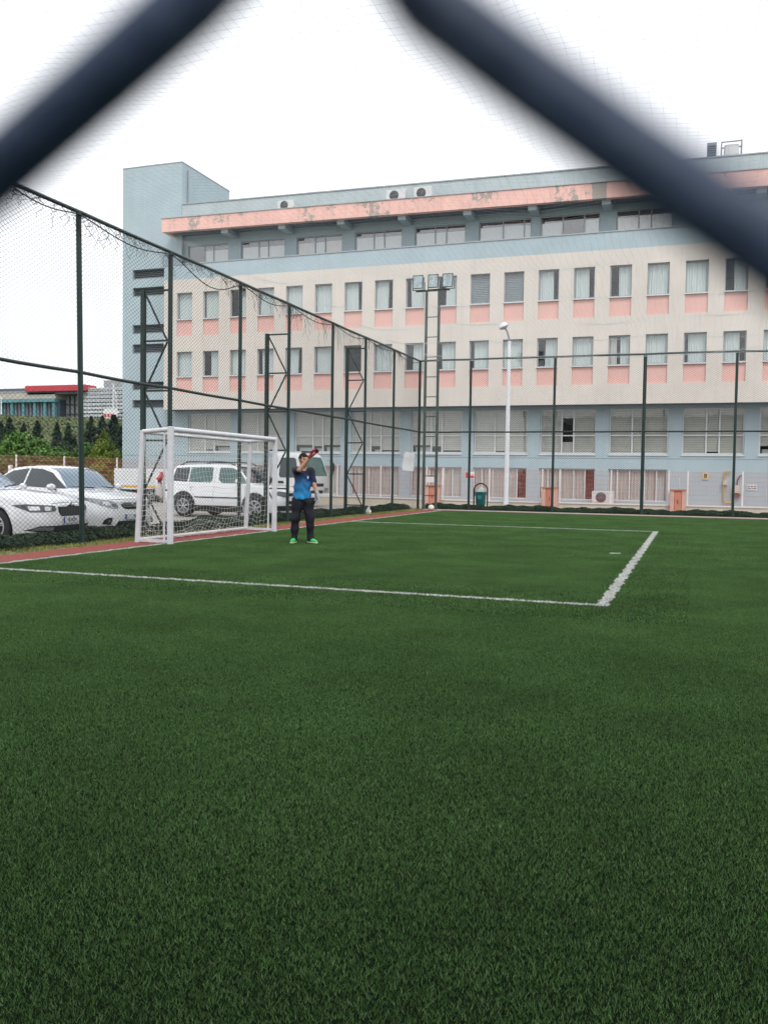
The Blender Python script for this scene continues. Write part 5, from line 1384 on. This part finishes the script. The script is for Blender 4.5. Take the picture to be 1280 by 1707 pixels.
# ------------------------------------------------------------------ white saloon behind it
def saloon():
    t = empty('parked_car', (0, 0, 0), 0, 'white saloon with clear headlights, slatted grille and round fog lamps beside the goal', 'car', 'white cars parked along the fence')
    B = [(0.00, .20, .34, .44, .40, .72, .32, .76, .24, .775), (-.05, .17, .49, .44, .565, .735, .46, .78, .34, .80), (-.15, .16, .63, .46, .70, .76, .60, .81, .46, .835), (-.34, .15, .745, .49, .80, .81, .71, .855, .55, .885), (-.52, .15, .80, .52, .85, .85, .765, .89, .60, .925),
         (-.66, .15, .835, .54, .88, .86, .80, .895, .62, .925), (-1.0, .15, .84, .56, .88, .90, .81, .93, .64, .96), (-1.14, .15, .84, .56, .88, .915, .81, .95, .64, .98), (-1.40, .15, .84, .56, .88, .93, .81, 1.13, .625, 1.185), (-1.72, .15, .84, .56, .88, .945, .81, 1.335, .595, 1.39),
         (-2.05, .15, .84, .56, .88, .955, .81, 1.405, .575, 1.455), (-2.5, .15, .84, .56, .88, .97, .81, 1.42, .57, 1.47), (-3.0, .15, .84, .56, .88, .99, .81, 1.385, .56, 1.435), (-3.5, .16, .84, .57, .875, 1.03, .80, 1.19, .56, 1.24),
         (-3.85, .17, .83, .58, .87, 1.02, .79, 1.06, .56, 1.09), (-4.3, .2, .80, .60, .84, 1.0, .75, 1.03, .52, 1.05), (-4.50, .26, .7, .6, .76, .94, .66, .97, .44, .98), (-4.54, .32, .62, .6, .68, .86, .58, .88, .4, .89)]
    me = body_mesh(B); bv = bvh_of(me); fx, rx, R = -.93, -3.53, .318
    obj('body', cut_arches(me, [(fx, R, .37, -1.2, -.57), (fx, R, .37, .57, 1.2), (rx, R, .37, -1.2, -.57), (rx, R, .37, .57, 1.2)]), t, False)
    for y, s in ((-.868, -1), (.868, 1)):
        wheel(t, fx, y, R, s, 7); wheel(t, rx, y, R, s, 7)
    mb = MB()
    for x in (fx, rx): mb.box(x-.35, x+.35, -.565, .565, .14, .70)
    mb.build('wheel_well', mat['black'], t, world=False)
    patch('windscreen', bv, [(-.66, .985), (.66, .985), (.52, 1.405), (-.52, 1.405)], '+x', mat['screen'], t, .005)
    for s, ax in ((-1, '-y'), (1, '+y')):
        patch('side_window', bv, [(-1.22, .975), (-2.42, 1.01), (-2.42, 1.40), (-2.05, 1.385), (-1.7, 1.30)], ax, mat['carglass'], t, .005)
        patch('side_window', bv, [(-2.48, 1.01), (-3.42, 1.06), (-3.3, 1.22), (-3.0, 1.34), (-2.48, 1.40)], ax, mat['carglass'], t, .005)
        seam('door_seam', bv, [(-1.18, .98), (-1.16, .55), (-1.26, .22)], ax, t); seam('door_seam', bv, [(-2.45, 1.02), (-2.45, .25)], ax, t)
        patch('headlight', bv, [(s*.40, .60), (s*.52, .585), (s*.70, .655), (s*.83, .78), (s*.82, .815), (s*.52, .745), (s*.43, .70)], '+x', mat['lamp2'], t, .006)
        patch('lamp_unit', bv, [(s*.55, .65), (s*.55, .72), (s*.66, .735), (s*.66, .67)], '+x', mat['chrome'], t, .010); patch('lamp_unit', bv, [(s*.45, .625), (s*.45, .68), (s*.52, .695), (s*.52, .63)], '+x', mat['lamp'], t, .010)
        o = patch('fog_lamp_housing', bv, [(s*.55, .26), (s*.68, .27), (s*.67, .36), (s*.60, .41), (s*.53, .40)], '+x', mat['black'], t, .006)
        mb = MB(); mb.lathe([(0, .012), (.04, .01), (.045, 0)], (-.055, s*.60, .315), (1, s*.3, 0), 14); mb.build('fog_lamp', mat['lamp'], t, world=False, smooth=True)
        mirror_part(t, bv, -1.40, s*.82, 1.01, s, mat['carwhite'])
        patch('door_handle', bv, [(-2.15, .90), (-2.15, .925), (-2.33, .93), (-2.33, .905)], ax, mat['carwhite'], t, .02)
    patch('grille', bv, [(-.36, .715), (.36, .715), (.30, .62), (.20, .575), (-.20, .575), (-.30, .62)], '+x', mat['black'], t, .006)
    for z, w in ((.70, .36), (.665, .33), (.63, .29)): patch('grille_slat', bv, [(-w, z-.011), (w, z-.011), (w, z+.011), (-w, z+.011)], '+x', mat['chrome'], t, .016, .06)
    mb = MB(); mb.tube([(.02, .058*math.cos(a), .668+.038*math.sin(a)) for a in [2*PI*k/20 for k in range(20)]], .007, 6, closed=True); mb.tube([(.024, .03*math.cos(a), .672+.032*math.sin(a)) for a in [2*PI*k/16 for k in range(16)]], .005, 6, closed=True); mb.build('badge', mat['chrome'], t, world=False, smooth=True)
    patch('lower_intake', bv, [(-.46, .225), (.46, .225), (.40, .335), (-.40, .335)], '+x', mat['black'], t, .006)
    seam('bonnet_gap', bv, [(-.60, .765), (-.2, .785), (.2, .785), (.60, .765)], '+x', t)
    mb = MB(); mb.tube([(-1.16, .55, .99), (-1.28, .0, 1.05)], .012, 6); mb.tube([(-1.15, 0, 1.0), (-1.24, -.55, 1.02)], .012, 6); mb.build('wiper', mat['black'], t, world=False)
    plate(t, .014, .42, .50, .11, '76')
    return t
place(saloon(), -11.07, 15.62, GZ, math.radians(-10))

# ------------------------------------------------------------------ boxy estate seen side-on through the goal
def estate():
    t = empty('parked_car', (0, 0, 0), 0, 'white boxy estate car with black roof rails, side-on behind the goal', 'car', 'white cars parked along the fence')
    B = [(0.00, .22, .50, .52, .60, .80, .50, .83, .38, .845), (-.06, .19, .68, .52, .76, .83, .64, .865, .46, .885), (-.18, .18, .78, .54, .84, .87, .74, .905, .56, .93), (-.40, .17, .85, .58, .885, .93, .80, .96, .62, .985),
         (-.80, .18, .86, .60, .896, .985, .825, 1.015, .66, 1.045), (-1.02, .18, .86, .60, .896, 1.005, .825, 1.04, .66, 1.075), (-1.25, .18, .86, .60, .896, 1.02, .825, 1.24, .655, 1.30), (-1.55, .18, .86, .60, .896, 1.03, .825, 1.48, .645, 1.54),
         (-1.85, .18, .86, .60, .896, 1.035, .825, 1.575, .64, 1.625), (-2.4, .18, .86, .60, .896, 1.04, .825, 1.60, .64, 1.65), (-3.2, .18, .86, .60, .896, 1.05, .825, 1.585, .635, 1.635), (-3.85, .19, .86, .60, .89, 1.05, .82, 1.55, .625, 1.595), (-4.05, .3, .84, .62, .87, 1.05, .80, 1.40, .60, 1.45), (-4.18, .34, .78, .64, .82, 1.0, .76, 1.08, .58, 1.1), (-4.22, .38, .7, .64, .74, .92, .68, .97, .5, .98)]
    me = body_mesh(B); bv = bvh_of(me); fx, rx, R = -.86, -3.44, .335
    obj('body', cut_arches(me, [(fx, R, .40, -1.2, -.58), (fx, R, .40, .58, 1.2), (rx, R, .40, -1.2, -.58), (rx, R, .40, .58, 1.2)]), t, False)
    for y, s in ((-.885, -1), (.885, 1)):
        wheel(t, fx, y, R, s, 7, double=True); wheel(t, rx, y, R, s, 7, double=True)
    mb = MB()
    for x in (fx, rx): mb.box(x-.37, x+.37, -.575, .575, .17, .74)
    mb.build('wheel_well', mat['black'], t, world=False)
    patch('windscreen', bv, [(-.71, 1.07), (.71, 1.07), (.62, 1.565), (-.62, 1.565)], '+x', mat['carglass'], t, .005)
    for s, ax in ((-1, '-y'), (1, '+y')):
        patch('side_window', bv, [(-1.18, 1.05), (-2.05, 1.06), (-2.20, 1.15), (-2.22, 1.52), (-1.78, 1.52), (-1.5, 1.40)], ax, mat['tealglass'], t, .005)
        patch('side_window', bv, [(-2.46, 1.07), (-3.28, 1.08), (-3.28, 1.525), (-2.46, 1.53), (-2.42, 1.15)], ax, mat['tealglass'], t, .005)
        patch('side_window', bv, [(-3.33, 1.08), (-3.92, 1.10), (-3.86, 1.50), (-3.33, 1.525)], ax, mat['carglass'], t, .005)
        patch('sill_cladding', bv, [(-1.27, .20), (-3.03, .20), (-3.03, .38), (-1.27, .38)], ax, mat['black'], t, .012)
        patch('rub_strip', bv, [(-1.35, .60), (-3.0, .60), (-3.0, .64), (-1.35, .64)], ax, mat['black'], t, .014)
        for cx_ in (fx, rx):
            pts = [(cx_+.395*math.cos(a), R+.395*math.sin(a)) for a in np.linspace(.15, PI-.15, 15)]+[(cx_+.46*math.cos(a), R+.46*math.sin(a)) for a in np.linspace(PI-.15, .15, 15)]
            patch('arch_trim', bv, pts, ax, mat['black'], t, .008, .06)
        seam('door_seam', bv, [(-1.22, 1.0), (-1.2, .5), (-1.3, .45)], ax, t); seam('door_seam', bv, [(-2.34, 1.5), (-2.34, .45)], ax, t); seam('door_seam', bv, [(-3.25, 1.03), (-3.15, .8), (-3.0, .6)], ax, t)
        for xx in (-2.12, -3.05): patch('door_handle', bv, [(xx, .93), (xx, .96), (xx-.18, .965), (xx-.18, .935)], ax, mat['carwhite'], t, .025)
        mirror_part(t, bv, -1.42, s*.83, 1.12, s, mat['carwhite'])
        patch('headlight', bv, [(s*.40, .68), (s*.62, .66), (s*.78, .72), (s*.86, .83), (s*.72, .845), (s*.42, .80)], '+x', mat['lamp'], t, .006)
        mb = MB(); mb.tube([(-1.75, s*.60, 1.60), (-1.95, s*.60, 1.685), (-2.3, s*.60, 1.70), (-3.5, s*.595, 1.69), (-3.75, s*.59, 1.59)], .02, 8); mb.build('roof_rail', mat['black'], t, world=False, smooth=True)
    patch('grille', bv, [(-.42, .70), (.42, .70), (.38, .79), (-.38, .79)], '+x', mat['black'], t, .006)
    patch('lower_bumper', bv, [(-.78, .27), (.78, .27), (.80, .42), (-.80, .42)], '+x', mat['black'], t, .010)
    patch('lower_intake', bv, [(-.45, .46), (.45, .46), (.45, .56), (-.45, .56)], '+x', mat['black'], t, .008)
    return t
place(estate(), -11.25, 23.95, GZ, math.radians(-5))

# ------------------------------------------------------------------ long white flatbed lorry
def lorry():
    t = empty('lorry', (0, 0, 0), 0, 'white flatbed lorry with a yellow striped dropside, parked in front of the building', 'lorry')
    B = [(0.0, .42, .70, .75, .84, 1.22, .84, 1.30, .80, 1.31), (-.03, .40, .80, .75, .88, 1.24, .875, 1.36, .82, 1.38), (-.10, .40, .86, .75, .90, 1.26, .89, 1.55, .81, 1.57), (-.22, .40, .87, .75, .905, 1.26, .895, 1.90, .79, 1.93), (-.36, .40, .875, .75, .905, 1.26, .895, 2.12, .775, 2.17),
         (-.55, .40, .875, .75, .905, 1.26, .895, 2.20, .77, 2.26), (-1.1, .40, .875, .75, .905, 1.26, .895, 2.22, .77, 2.28), (-1.62, .45, .87, .75, .90, 1.26, .89, 2.20, .77, 2.25), (-1.70, .5, .84, .75, .87, 1.26, .86, 2.12, .74, 2.16)]
    me = body_mesh(B); bv = bvh_of(me); me.materials.clear(); me.materials.append(mat['truckwhite']); fx, R = -.95, .37
    obj('cab', cut_arches(me, [(fx, R, .45, -1.2, -.6), (fx, R, .45, .6, 1.2)]), t, False)
    patch('windscreen', bv, [(-.77, 1.30), (.77, 1.30), (.70, 2.08), (-.70, 2.08)], '+x', mat['tealglass'], t, .006)
    for s, ax in ((-1, '-y'), (1, '+y')):
        patch('side_window', bv, [(-.34, 1.30), (-.55, 1.22), (-1.22, 1.22), (-1.30, 1.32), (-1.26, 1.98), (-1.18, 2.04), (-.58, 2.04), (-.48, 1.96)], ax, mat['carglass'], t, .006)
        seam('door_seam', bv, [(-.22, 1.2), (-.26, .6), (-.5, .5)], ax, t); seam('door_seam', bv, [(-1.42, 2.05), (-1.42, .6)], ax, t)
        patch('door_handle', bv, [(-1.02, .98), (-1.32, .98), (-1.32, 1.08), (-1.05, 1.08)], ax, mat['black'], t, .012)
        patch('door_line', bv, [(-.3, .845), (-1.6, .845), (-1.6, .865), (-.3, .865)], ax, mat['black'], t, .006)
        patch('headlight', bv, [(s*.50, .60), (s*.80, .60), (s*.85, .80), (s*.56, .80)], '+x', mat['lamp2'], t, .01)
        mb = MB(); mb.tube([(-.10, s*.88, 1.95), (.10, s*1.02, 1.95), (.10, s*1.05, 1.35), (-.05, s*.9, 1.28)], .014, 6); m_ = mb.build('mirror_arm', mat['black'], t, world=False); mb = MB(); mb.box(.04, .12, s*1.04-.09, s*1.04+.09, 1.5, 1.85); mb.build('mirror', mat['black'], m_, world=False, bev=.02)
    patch('grille', bv, [(-.46, .86), (.46, .86), (.50, .99), (-.50, .99)], '+x', mat['black'], t, .008)
    patch('lower_intake', bv, [(-.44, .58), (.44, .58), (.44, .70), (-.44, .70)], '+x', mat['black'], t, .008)
    mb = MB(); mb.box(-.02, .06, -.86, .86, .40, .55); mb.build('bumper', mat['truckwhite'], t, world=False, bev=.03)
    mb = MB(); mb.tube([(-.02, .1, 1.30), (-.1, -.35, 1.52)], .014, 6); mb.tube([(-.02, -.4, 1.30), (-.09, .2, 1.42)], .014, 6); mb.build('wiper', mat['black'], t, world=False)
    mb = MB(); mb.box(-.62, -.45, -.3, .3, 2.27, 2.33); mb.build('roof_visor', mat['black'], t, world=False, bev=.02)
    plate(t, .066, .49, .5, .11, '')
    # chassis, bed and sides
    mb = MB(); mb.box(-10.6, -1.2, -.45, -.35, .48, .62); mb.box(-10.6, -1.2, .35, .45, .48, .62)
    for x in (-2.4, -3.8, -5.2, -6.6, -8.0, -9.4, -10.5): mb.box(x-.05, x+.05, -.85, .85, .5, .6)
    mb.build('chassis', mat['chassis'], t, world=False)
    mb = MB(); mb.box(-10.75, -1.95, -1.02, 1.02, .624, .70); mb.build('bed', mat['truckwhite'], t, world=False)
    for s in (-1, 1):
        for a, b in ((-10.74, -7.85), (-7.81, -4.92), (-4.88, -2.0)):
            mb = MB(); mb.box(a, b, s*1.03-.02, s*1.03+.02, .56, 1.52)
            for k in range(6): mb.box(a+.03, b-.03, s*1.052-.006, s*1.052+.006, .78+k*.12, .81+k*.12)
            o = mb.build('dropside', mat['truckwhite'], t, world=False)
            mb = MB(); mb.box(a+.05, b-.05, s*1.060-.004, s*1.060+.004, .66, .735); mb.build('reflective_stripe', mat['amber'], o, world=False)
            for xx in (a+.3, b-.3):
                mb = MB(); mb.box(xx-.04, xx+.04, s*1.062-.01, s*1.062+.012, .58, .65); mb.build('latch', mat['black'], o, world=False)
    mb = MB(); mb.box(-2.0, -1.9, -1.0, 1.0, .70, 1.75); mb.build('headboard', mat['truckwhite'], t, world=False)
    mb = MB(); mb.box(-10.76, -10.72, -1.0, 1.0, .56, 1.52); mb.build('tailboard', mat['truckwhite'], t, world=False)
    for x in (-.95, -7.4, -8.5):
        for s in (-1, 1): wheel(t, x, s*.89, R, s, 6, w=.25)
    mb = MB(); mb.box(-4.6, -3.2, -.85, -.5, .25, .5); mb.box(-6.2, -5.2, -.85, -.5, .22, .52); mb.build('tool_box', mat['chassis'], t, world=False, bev=.02)
    for a, b in ((-9.9, -9.1), (-6.9, -5.0)):
        mb = MB()
        for z in (.22, .36): mb.box(a, b, -.98, -.94, z, z+.06)
        mb.bar((a+.1, -.95, .2), (a+.1, -.9, .56), .04); mb.bar((b-.1, -.95, .2), (b-.1, -.9, .56), .04); mb.build('side_guard', mat['grey'], t, world=False)
    return t
place(lorry(), -14.7, 33.4, GZ, math.radians(-11))
# ================================================================== BEYOND THE CAR PARK
def pine(name, x, y, z0, h, r, n, label, group, m=G_CON, size=.10, leanx=0):
    t = empty(name, (x, y, z0), 0, label, 'tree', group)
    h = max(h, 1.0); mb = MB(); mb.tube([(x, y, z0-.2), (x+leanx*.4, y, z0+h*.5), (x+leanx, y, z0+h*.97)], [.03*h**.8, .018*h**.8, .005], 8); mb.build('trunk', mat['bark'], t, smooth=True)
    P = []; Nn = []; k = int(h*15)
    per = max(8, n//k)
    for i in range(k):
        f = (i+RD.random()*.6)/k; zz = z0+h*(.07+.93*f); R = r*(1-f)**.85*(.75+.5*RD.random())+.03; az = RD.uniform(0, 2*PI); droop = RD.uniform(-.25, .25)
        s = NR.random(per)**.7
        a = az+NR.normal(0, .45, per)*(1.3-s)
        P.append(np.stack([x+leanx*f+np.cos(a)*R*s, y+np.sin(a)*R*s, zz+droop*R*s+NR.normal(0, .11, per)*(.5+R)], 1))
        Nn.append(np.stack([np.cos(a)*.6, np.sin(a)*.6, np.ones(per)], 1))
    v, f = leaves(np.concatenate(P), np.concatenate(Nn), size, .28); obj('crown', np_mesh('crown', v, f, m), t)
def broad(name, x, y, z0, h, r, n, label, group, m=G_LEAF, size=.12, low=.12):
    t = empty(name, (x, y, z0), 0, label, 'tree', group); rd = random.Random(int(x*77+y*13))
    mb = MB(); mb.tube([(x, y, z0-.2), (x+.05, y, z0+h*.3), (x+.1, y+.05, z0+h*.7)], [.04*h**.7, .03*h**.7, .012], 8)
    cl = []
    for i in range(16):
        a = rd.uniform(0, 2*PI); f = rd.random(); rr = r*math.sqrt(rd.random())*.75; zz = z0+h*(low+.16+.62*f); sh = math.sin(PI*(.18+.72*f))**.7
        c = (x+math.cos(a)*rr*sh, y+math.sin(a)*rr*sh, zz); cl.append((c, r*rd.uniform(.26, .48)))
        mb.tube([(x+.03, y, z0+h*rd.uniform(.2, .45)), ((x+c[0])/2+rd.uniform(-.1, .1), (y+c[1])/2, (z0+h*.35+c[2])/2), c], [.018*h**.6, .012, .005], 5)
    mb.build('trunk', mat['bark'], t, smooth=True)
    P = []; Nn = []; per = n//len(cl)
    for c, R in cl:
        d = NR.normal(size=(per, 3)); d /= np.linalg.norm(d, axis=1, keepdims=True); q = NR.uniform(.35, 1.05, per)[:, None]**.5
        bump = 1+.25*np.sin(d[:, :1]*7+c[0]*3)*np.sin(d[:, 1:2]*6+c[1])
        P.append(np.array(c)+d*R*q*bump*np.array((1, 1, .82))); Nn.append(d+np.array((0, 0, .5)))
    v, f = leaves(np.concatenate(P), np.concatenate(Nn), size, .55); obj('crown', np_mesh('crown', v, f, m), t)
GC = 'dark conifers beyond the red fence'; GBq = 'leafy bushes beyond the red fence'
def at(px, py, Y): p = onY(px, py, Y); return p
def tree_at(fn, px, top, Y, rpx, *a, **k):
    p = at(px, top, Y); d = math.hypot(p.x, Y)*.97; r = rpx*1.55*Y/.80/FPX; z0 = -.08+hill_h(p.x, Y)
    fn(k.pop('name'), p.x, Y, z0, p.z-z0, r, *a, **k)
for i, (px, top, Y, rp, lab) in enumerate(((16, 697, 62, 15, 'dark conifer at the left end of the row, beside the tall white lamp post'), (62, 703, 63, 11, 'dark conifer standing between the two brightest green bushes'),
        (95, 706, 66, 9, 'dark conifer behind the low bright bush in the middle of the row'), (114, 707, 64, 15, 'dark conifer just left of the nearest green fence post'), (152, 695, 66, 15, 'dark conifer just right of the nearest green fence post'),
        (171, 694, 60, 15, 'tall dark conifer rising behind the yellow green cypress'), (190, 692, 58, 17, 'tallest dark conifer close to the blue stair tower'), (203, 712, 56, 12, 'dark conifer half hidden by the blue stair tower'), (40, 708, 70, 11, 'small dark conifer behind the large bright bush'), (2, 706, 58, 14, 'dark conifer cut by the edge of the picture'))):
    tree_at(pine, px, top, Y, rp*1.5, 11000, lab, GC, name='conifer', size=.13)
for i, (px, top, Y, rp, lab, m, nm) in enumerate(((36, 716, 50, 36, 'large bright green leafy bush beyond the fence', G_LEAF, 'leafy_tree'), (84, 734, 48, 20, 'low bright green bush in the middle of the row', G_LEAF, 'leafy_tree'), (3, 722, 48, 18, 'bright green bush beside the dark conifer at the end of the row', G_LEAF, 'leafy_tree'),
        (112, 735, 52, 22, 'dull green bush behind the nearest fence post', G_LEAF2, 'leafy_tree'), (150, 722, 50, 22, 'mid green tree beside the yellow green cypress', G_LEAF2, 'leafy_tree'), (132, 728, 50, 20, 'mid green bush between the nearest fence post and the yellow green cypress', G_LEAF, 'leafy_tree'), (100, 740, 47, 18, 'low leafy bush just left of the nearest fence post', G_LEAF, 'leafy_tree'), (12, 756, 44, 22, 'low olive bush right behind the red fence', G_LEAF2, 'leafy_tree'), (60, 752, 46, 22, 'shaded green bush between the bright ones', G_LEAF2, 'leafy_tree'), (197, 745, 47, 16, 'dull green bush tucked against the blue stair tower', G_LEAF2, 'leafy_tree'))):
    tree_at(broad, px, top, Y, rp, 9000, lab, GBq, m=m, name=nm, size=.14, low=.02)
tree_at(pine, 174, 720, 45, 27, 15000, 'yellow green cone shaped cypress by the blue stair tower', None, m=G_YEL, name='cypress', size=.10)
tree_at(broad, 160, 764, 40.5, 19, 8000, 'yellow green shrub growing through the red mesh fence', None, m=G_YEL, name='shrub', size=.08, low=.0)
# undergrowth behind the red fence
px_, py_ = NR.uniform(-60, -28, 14000), NR.uniform(38.5, 58, 14000); ok = px_ < -.70*py_+1; px_, py_ = px_[ok], py_[ok]
v, f = leaves(np.stack([px_, py_, -.08+NR.random(len(px_))*(.9+.6*np.sin(px_*.9)*np.sin(py_*.7+1))], 1), np.tile((0, 0, 1.), (len(px_), 1)), .20, .5)
tag(obj('undergrowth', np_mesh('undergrowth', v, f, M_island('undergrowth_leaves', [(.04, .08, .022), (.075, .125, .03), (.10, .115, .035), (.035, .085, .022)], .7, .2, .3, .4))), 'dull mixed undergrowth behind the red mesh fence', 'undergrowth', kind='stuff')
px_ = NR.uniform(-210, -38, 190000); py_ = NR.uniform(20, 152, 190000); ok = (np.hypot(px_, py_) > 78) & (np.hypot(px_, py_) < 215) & (px_ < -.5*py_); px_, py_ = px_[ok], py_[ok]
pz_ = np.array([hill_h(a, b) for a, b in zip(px_, py_)])-.07
v, f = leaves(np.stack([px_, py_, pz_+.12+NR.random(len(px_))*.2], 1), np.tile((0, -.3, 1.), (len(px_), 1)), .30, .4)
tag(obj('hill_grass', np_mesh('hill_grass', v, f, M_island('hill_grass_clumps', [(.125, .150, .080), (.135, .160, .085), (.145, .168, .09), (.13, .155, .082)], .8, .15, .12, .12))), 'rough pale grass covering the far hillside', 'grass', kind='stuff')

# --- distant hilltop buildings, about 150 m away
Yd = 150.
def dz(px, py, Y=Yd): p = onY(px, py, Y); return p.x, p.z
def dbox(mb, x0, y0, x1, y1, d0=0, d1=14):
    a, z1 = dz(x0, y0); b, z0 = dz(x1, y1); mb.box(a, b, Yd+d0, Yd+d1, z0, z1)
bA = empty('glazed_hall', (-132, Yd, 11), 0, 'distant hall with dark glazing between teal uprights and a red canopy', 'building')
mb = MB(); dbox(mb, -40, 669, 94, 712, 1.0, 14); mb.build('glazing', mat['farglass'], bA)
mb = MB(); dbox(mb, -40, 657, 92, 664, 0, 15); dbox(mb, -40, 664.1, 90, 666, .3, 15); dbox(mb, -40, 701, 96, 706, .2, 15); mb.build('wall', mat['farcream'], bA)
mb = MB(); dbox(mb, -40, 666.2, 92, 669.5, -.2, 15); mb.build('teal_band', mat['farteal'], bA)
for x in (-36, -18, 0, 18, 37, 56, 73, 88):
    mb = MB(); dbox(mb, x-2, 669.6, x+2, 701, .2, .9); mb.build('upright', mat['farteal'], bA)
for x in np.arange(-40, 90, 6.2):
    mb = MB(); dbox(mb, x, 669.7, x+.6, 701, .6, .98); mb.build('mullion', mat['fargrey'], bA)
mb = MB(); dbox(mb, -40, 645.5, 46, 651.5, 4, 16); dbox(mb, 46, 652, 137, 656, 0, 14); mb.build('roof_beam', M('far_dark_beam', (.10, .11, .14), .7, .2, .4), bA)
mb = MB(); dbox(mb, 45, 643.5, 145, 650.8, -.6, 3); mb.build('canopy', mat['farred'], bA)
mb = MB(); dbox(mb, 94.2, 656.3, 136, 704, 3, 14); mb.build('grey_wing', mat['fargrey'], bA)
mb = MB()
for x in (101, 109, 117, 118.4, 127): dbox(mb, x, 657, x+1.1, 704, 2.6, 2.95)
for y in (672, 688): dbox(mb, 95, y, 135, y+.7, 2.6, 2.9)
mb.build('joint', M('far_dark_joint', (.08, .09, .10), .7), bA)
mb = MB(); dbox(mb, -40, 632.5, 33, 645.3, 16, 30); mb.build('roof_block', mat['fargrey'], bA)
mb = MB()
for x in np.arange(-38, 46, 4.5): dbox(mb, x, 651.6, x+.4, 657, .2, .35)
dbox(mb, -40, 653.4, 46, 653.9, .2, .3); mb.build('railing', mat['fargrey'], bA)
bB = empty('scaffolded_block', (-114, Yd, 11), 0, 'distant block wrapped in white scaffolding with teal netting strips', 'building')
mb = MB(); dbox(mb, 137.2, 647, 235, 706, 2, 16); mb.build('wall', mat['farglass'], bB)
mb = MB(); dbox(mb, 147, 629.5, 235, 646.8, 5, 18); mb.build('roof_block', mat['fargrey'], bB)
for y in np.arange(646.5, 704, 6.3):
    mb = MB(); dbox(mb, 136, y, 235, y+.95, .5, 1.9); mb.build('scaffold_deck', mat['farnet'], bB)
    mb = MB(); dbox(mb, 136, y+2.2, 235, y+2.5, .5, .62); mb.build('guard_rail', mat['farnet'], bB)
mb = MB()
for x in np.arange(136.3, 235, 4.4): dbox(mb, x, 645, x+.4, 706, .4, .5)
mb.build('scaffold_pole', mat['farnet'], bB)
for x in (143, 157, 171, 185, 199, 213):
    mb = MB(); dbox(mb, x, 648, x+2.4, 704, 1.2, 1.3); mb.build('netting_strip', mat['farteal'], bB)
t = empty('site_board', (-112, 148, 10), 0, 'distant white hoarding with a red band below the scaffolding', 'sign')
a, z1 = dz(184, 683); b, z0 = dz(206, 706); mb = MB(); mb.box(a, b, Yd-2.2, Yd-2, z0-1, z1); mb.build('board', mat['paper'], t)
mb = MB()
for k in range(4): a2 = a+(b-a)*(.06+.235*k); mb.box(a2, a2+(b-a)*.17, Yd-2.25, Yd-2.21, z0+(z1-z0)*.42, z0+(z1-z0)*.66)
mb.build('lettering', mat['signred'], t)
for px, top, bot, arm, lab in ((2, 664, 716, 0, 'tall white lamp post at the left of the glazed hall'), (189, 640, 706, 1, 'tall white lamp post with a curved arm in front of the scaffolding')):
    x, zt = dz(px, top, 120); _, zb = dz(px, bot, 120); t = empty('lamp_post', (x, 120, zb), 0, lab, 'lamp post', 'lamp posts on the far hill')
    mb = MB(); mb.tube([(x, 120, hill_h(x, 120)-.3), (x, 120, zt)], [.12, .09], 8); mb.build('pole', mat['lampwhite'], t, smooth=True)
    mb = MB()
    if arm: mb.tube([(x, 120, zt-1.0), (x+.3, 120, zt-1.1), (x+.55, 120, zt-1.9), (x+.6, 120, zt-4)], .06, 6); mb.bar((x-.3, 120, zt), (x+.3, 120, zt), .08)
    else: mb.tube([(x, 120, zt), (x-.2, 120, zt+.3), (x-.7, 120, zt+.4)], .06, 6)
    mb.build('arm', mat['lampwhite'], t)
# red bin cabinet by the fence end
p = onY(197, 789, 36); q = onY(213, 828, 36)
t = empty('recycling_bank', ((p.x+q.x)/2, 36, -.07), 0, 'red recycling cabinet with a rounded top and teal panel behind the lorry', 'recycling bin')
w = q.x-p.x; xa = p.x; xb = q.x+.2; zt = p.z
mb = MB(); prof = [(xa, 36, -.07), (xb, 36, -.07), (xb, 36, zt-.25), (xb-.08, 36, zt-.08), (xb-.25, 36, zt), (xa+.25, 36, zt), (xa+.08, 36, zt-.08), (xa, 36, zt-.25)]
mb.prism(prof, (0, .6, 0)); mb.build('cabinet', M('brick_red_paint', (.42, .12, .09), .6, .15, 4), t, bev=.02, fix=True)
mb = MB(); mb.lathe([(0, 0), (.36, 0), (.36, .02), (0, .02)], ((xa+xb)/2+.05, 36.0, zt-.62), (0, -1, 0), 24); mb.build('panel', mat['teal'], t)
# extra short white post at the far left
tag(MB().box(-32.6, -32.45, 35.5, 35.65, -.07, 1.55).build('short_post', mat['postwhite']), 'short white post standing behind the nearest white car', 'post')
# unseen block added behind the camera to shade the near turf; windows reflect it
t = empty('added_shade_block', (0, -6.6, 0), 0, 'unseen grey rendered block added behind the camera to shade the near turf', 'building')
mb = MB(); mb.box(-13, 15, -14, -6.6, -.07, 7.4); mb.build('wall', M('grey_render', (.42, .42, .41), .9, .1, .8, .1, streak=.15), t)
mb = MB(); mb.box(-13.2, 15.2, -14.2, -6.4, 7.403, 7.65); mb.build('roof', mat['coping'], t)
for k in range(8):
    for z in (1.0, 4.4):
        x = -11.5+k*3.4; mb = MB(); mb.box(x-.04, x+1.64, -6.62, -6.55, z-.04, z+1.54); o = mb.build('window', mat['alu'], t)
        mb = MB(); mb.box(x, x+1.6, -6.545, -6.53, z, z+1.5); mb.build('pane', mat['carglass'], o)
bpy.context.view_layer.update()
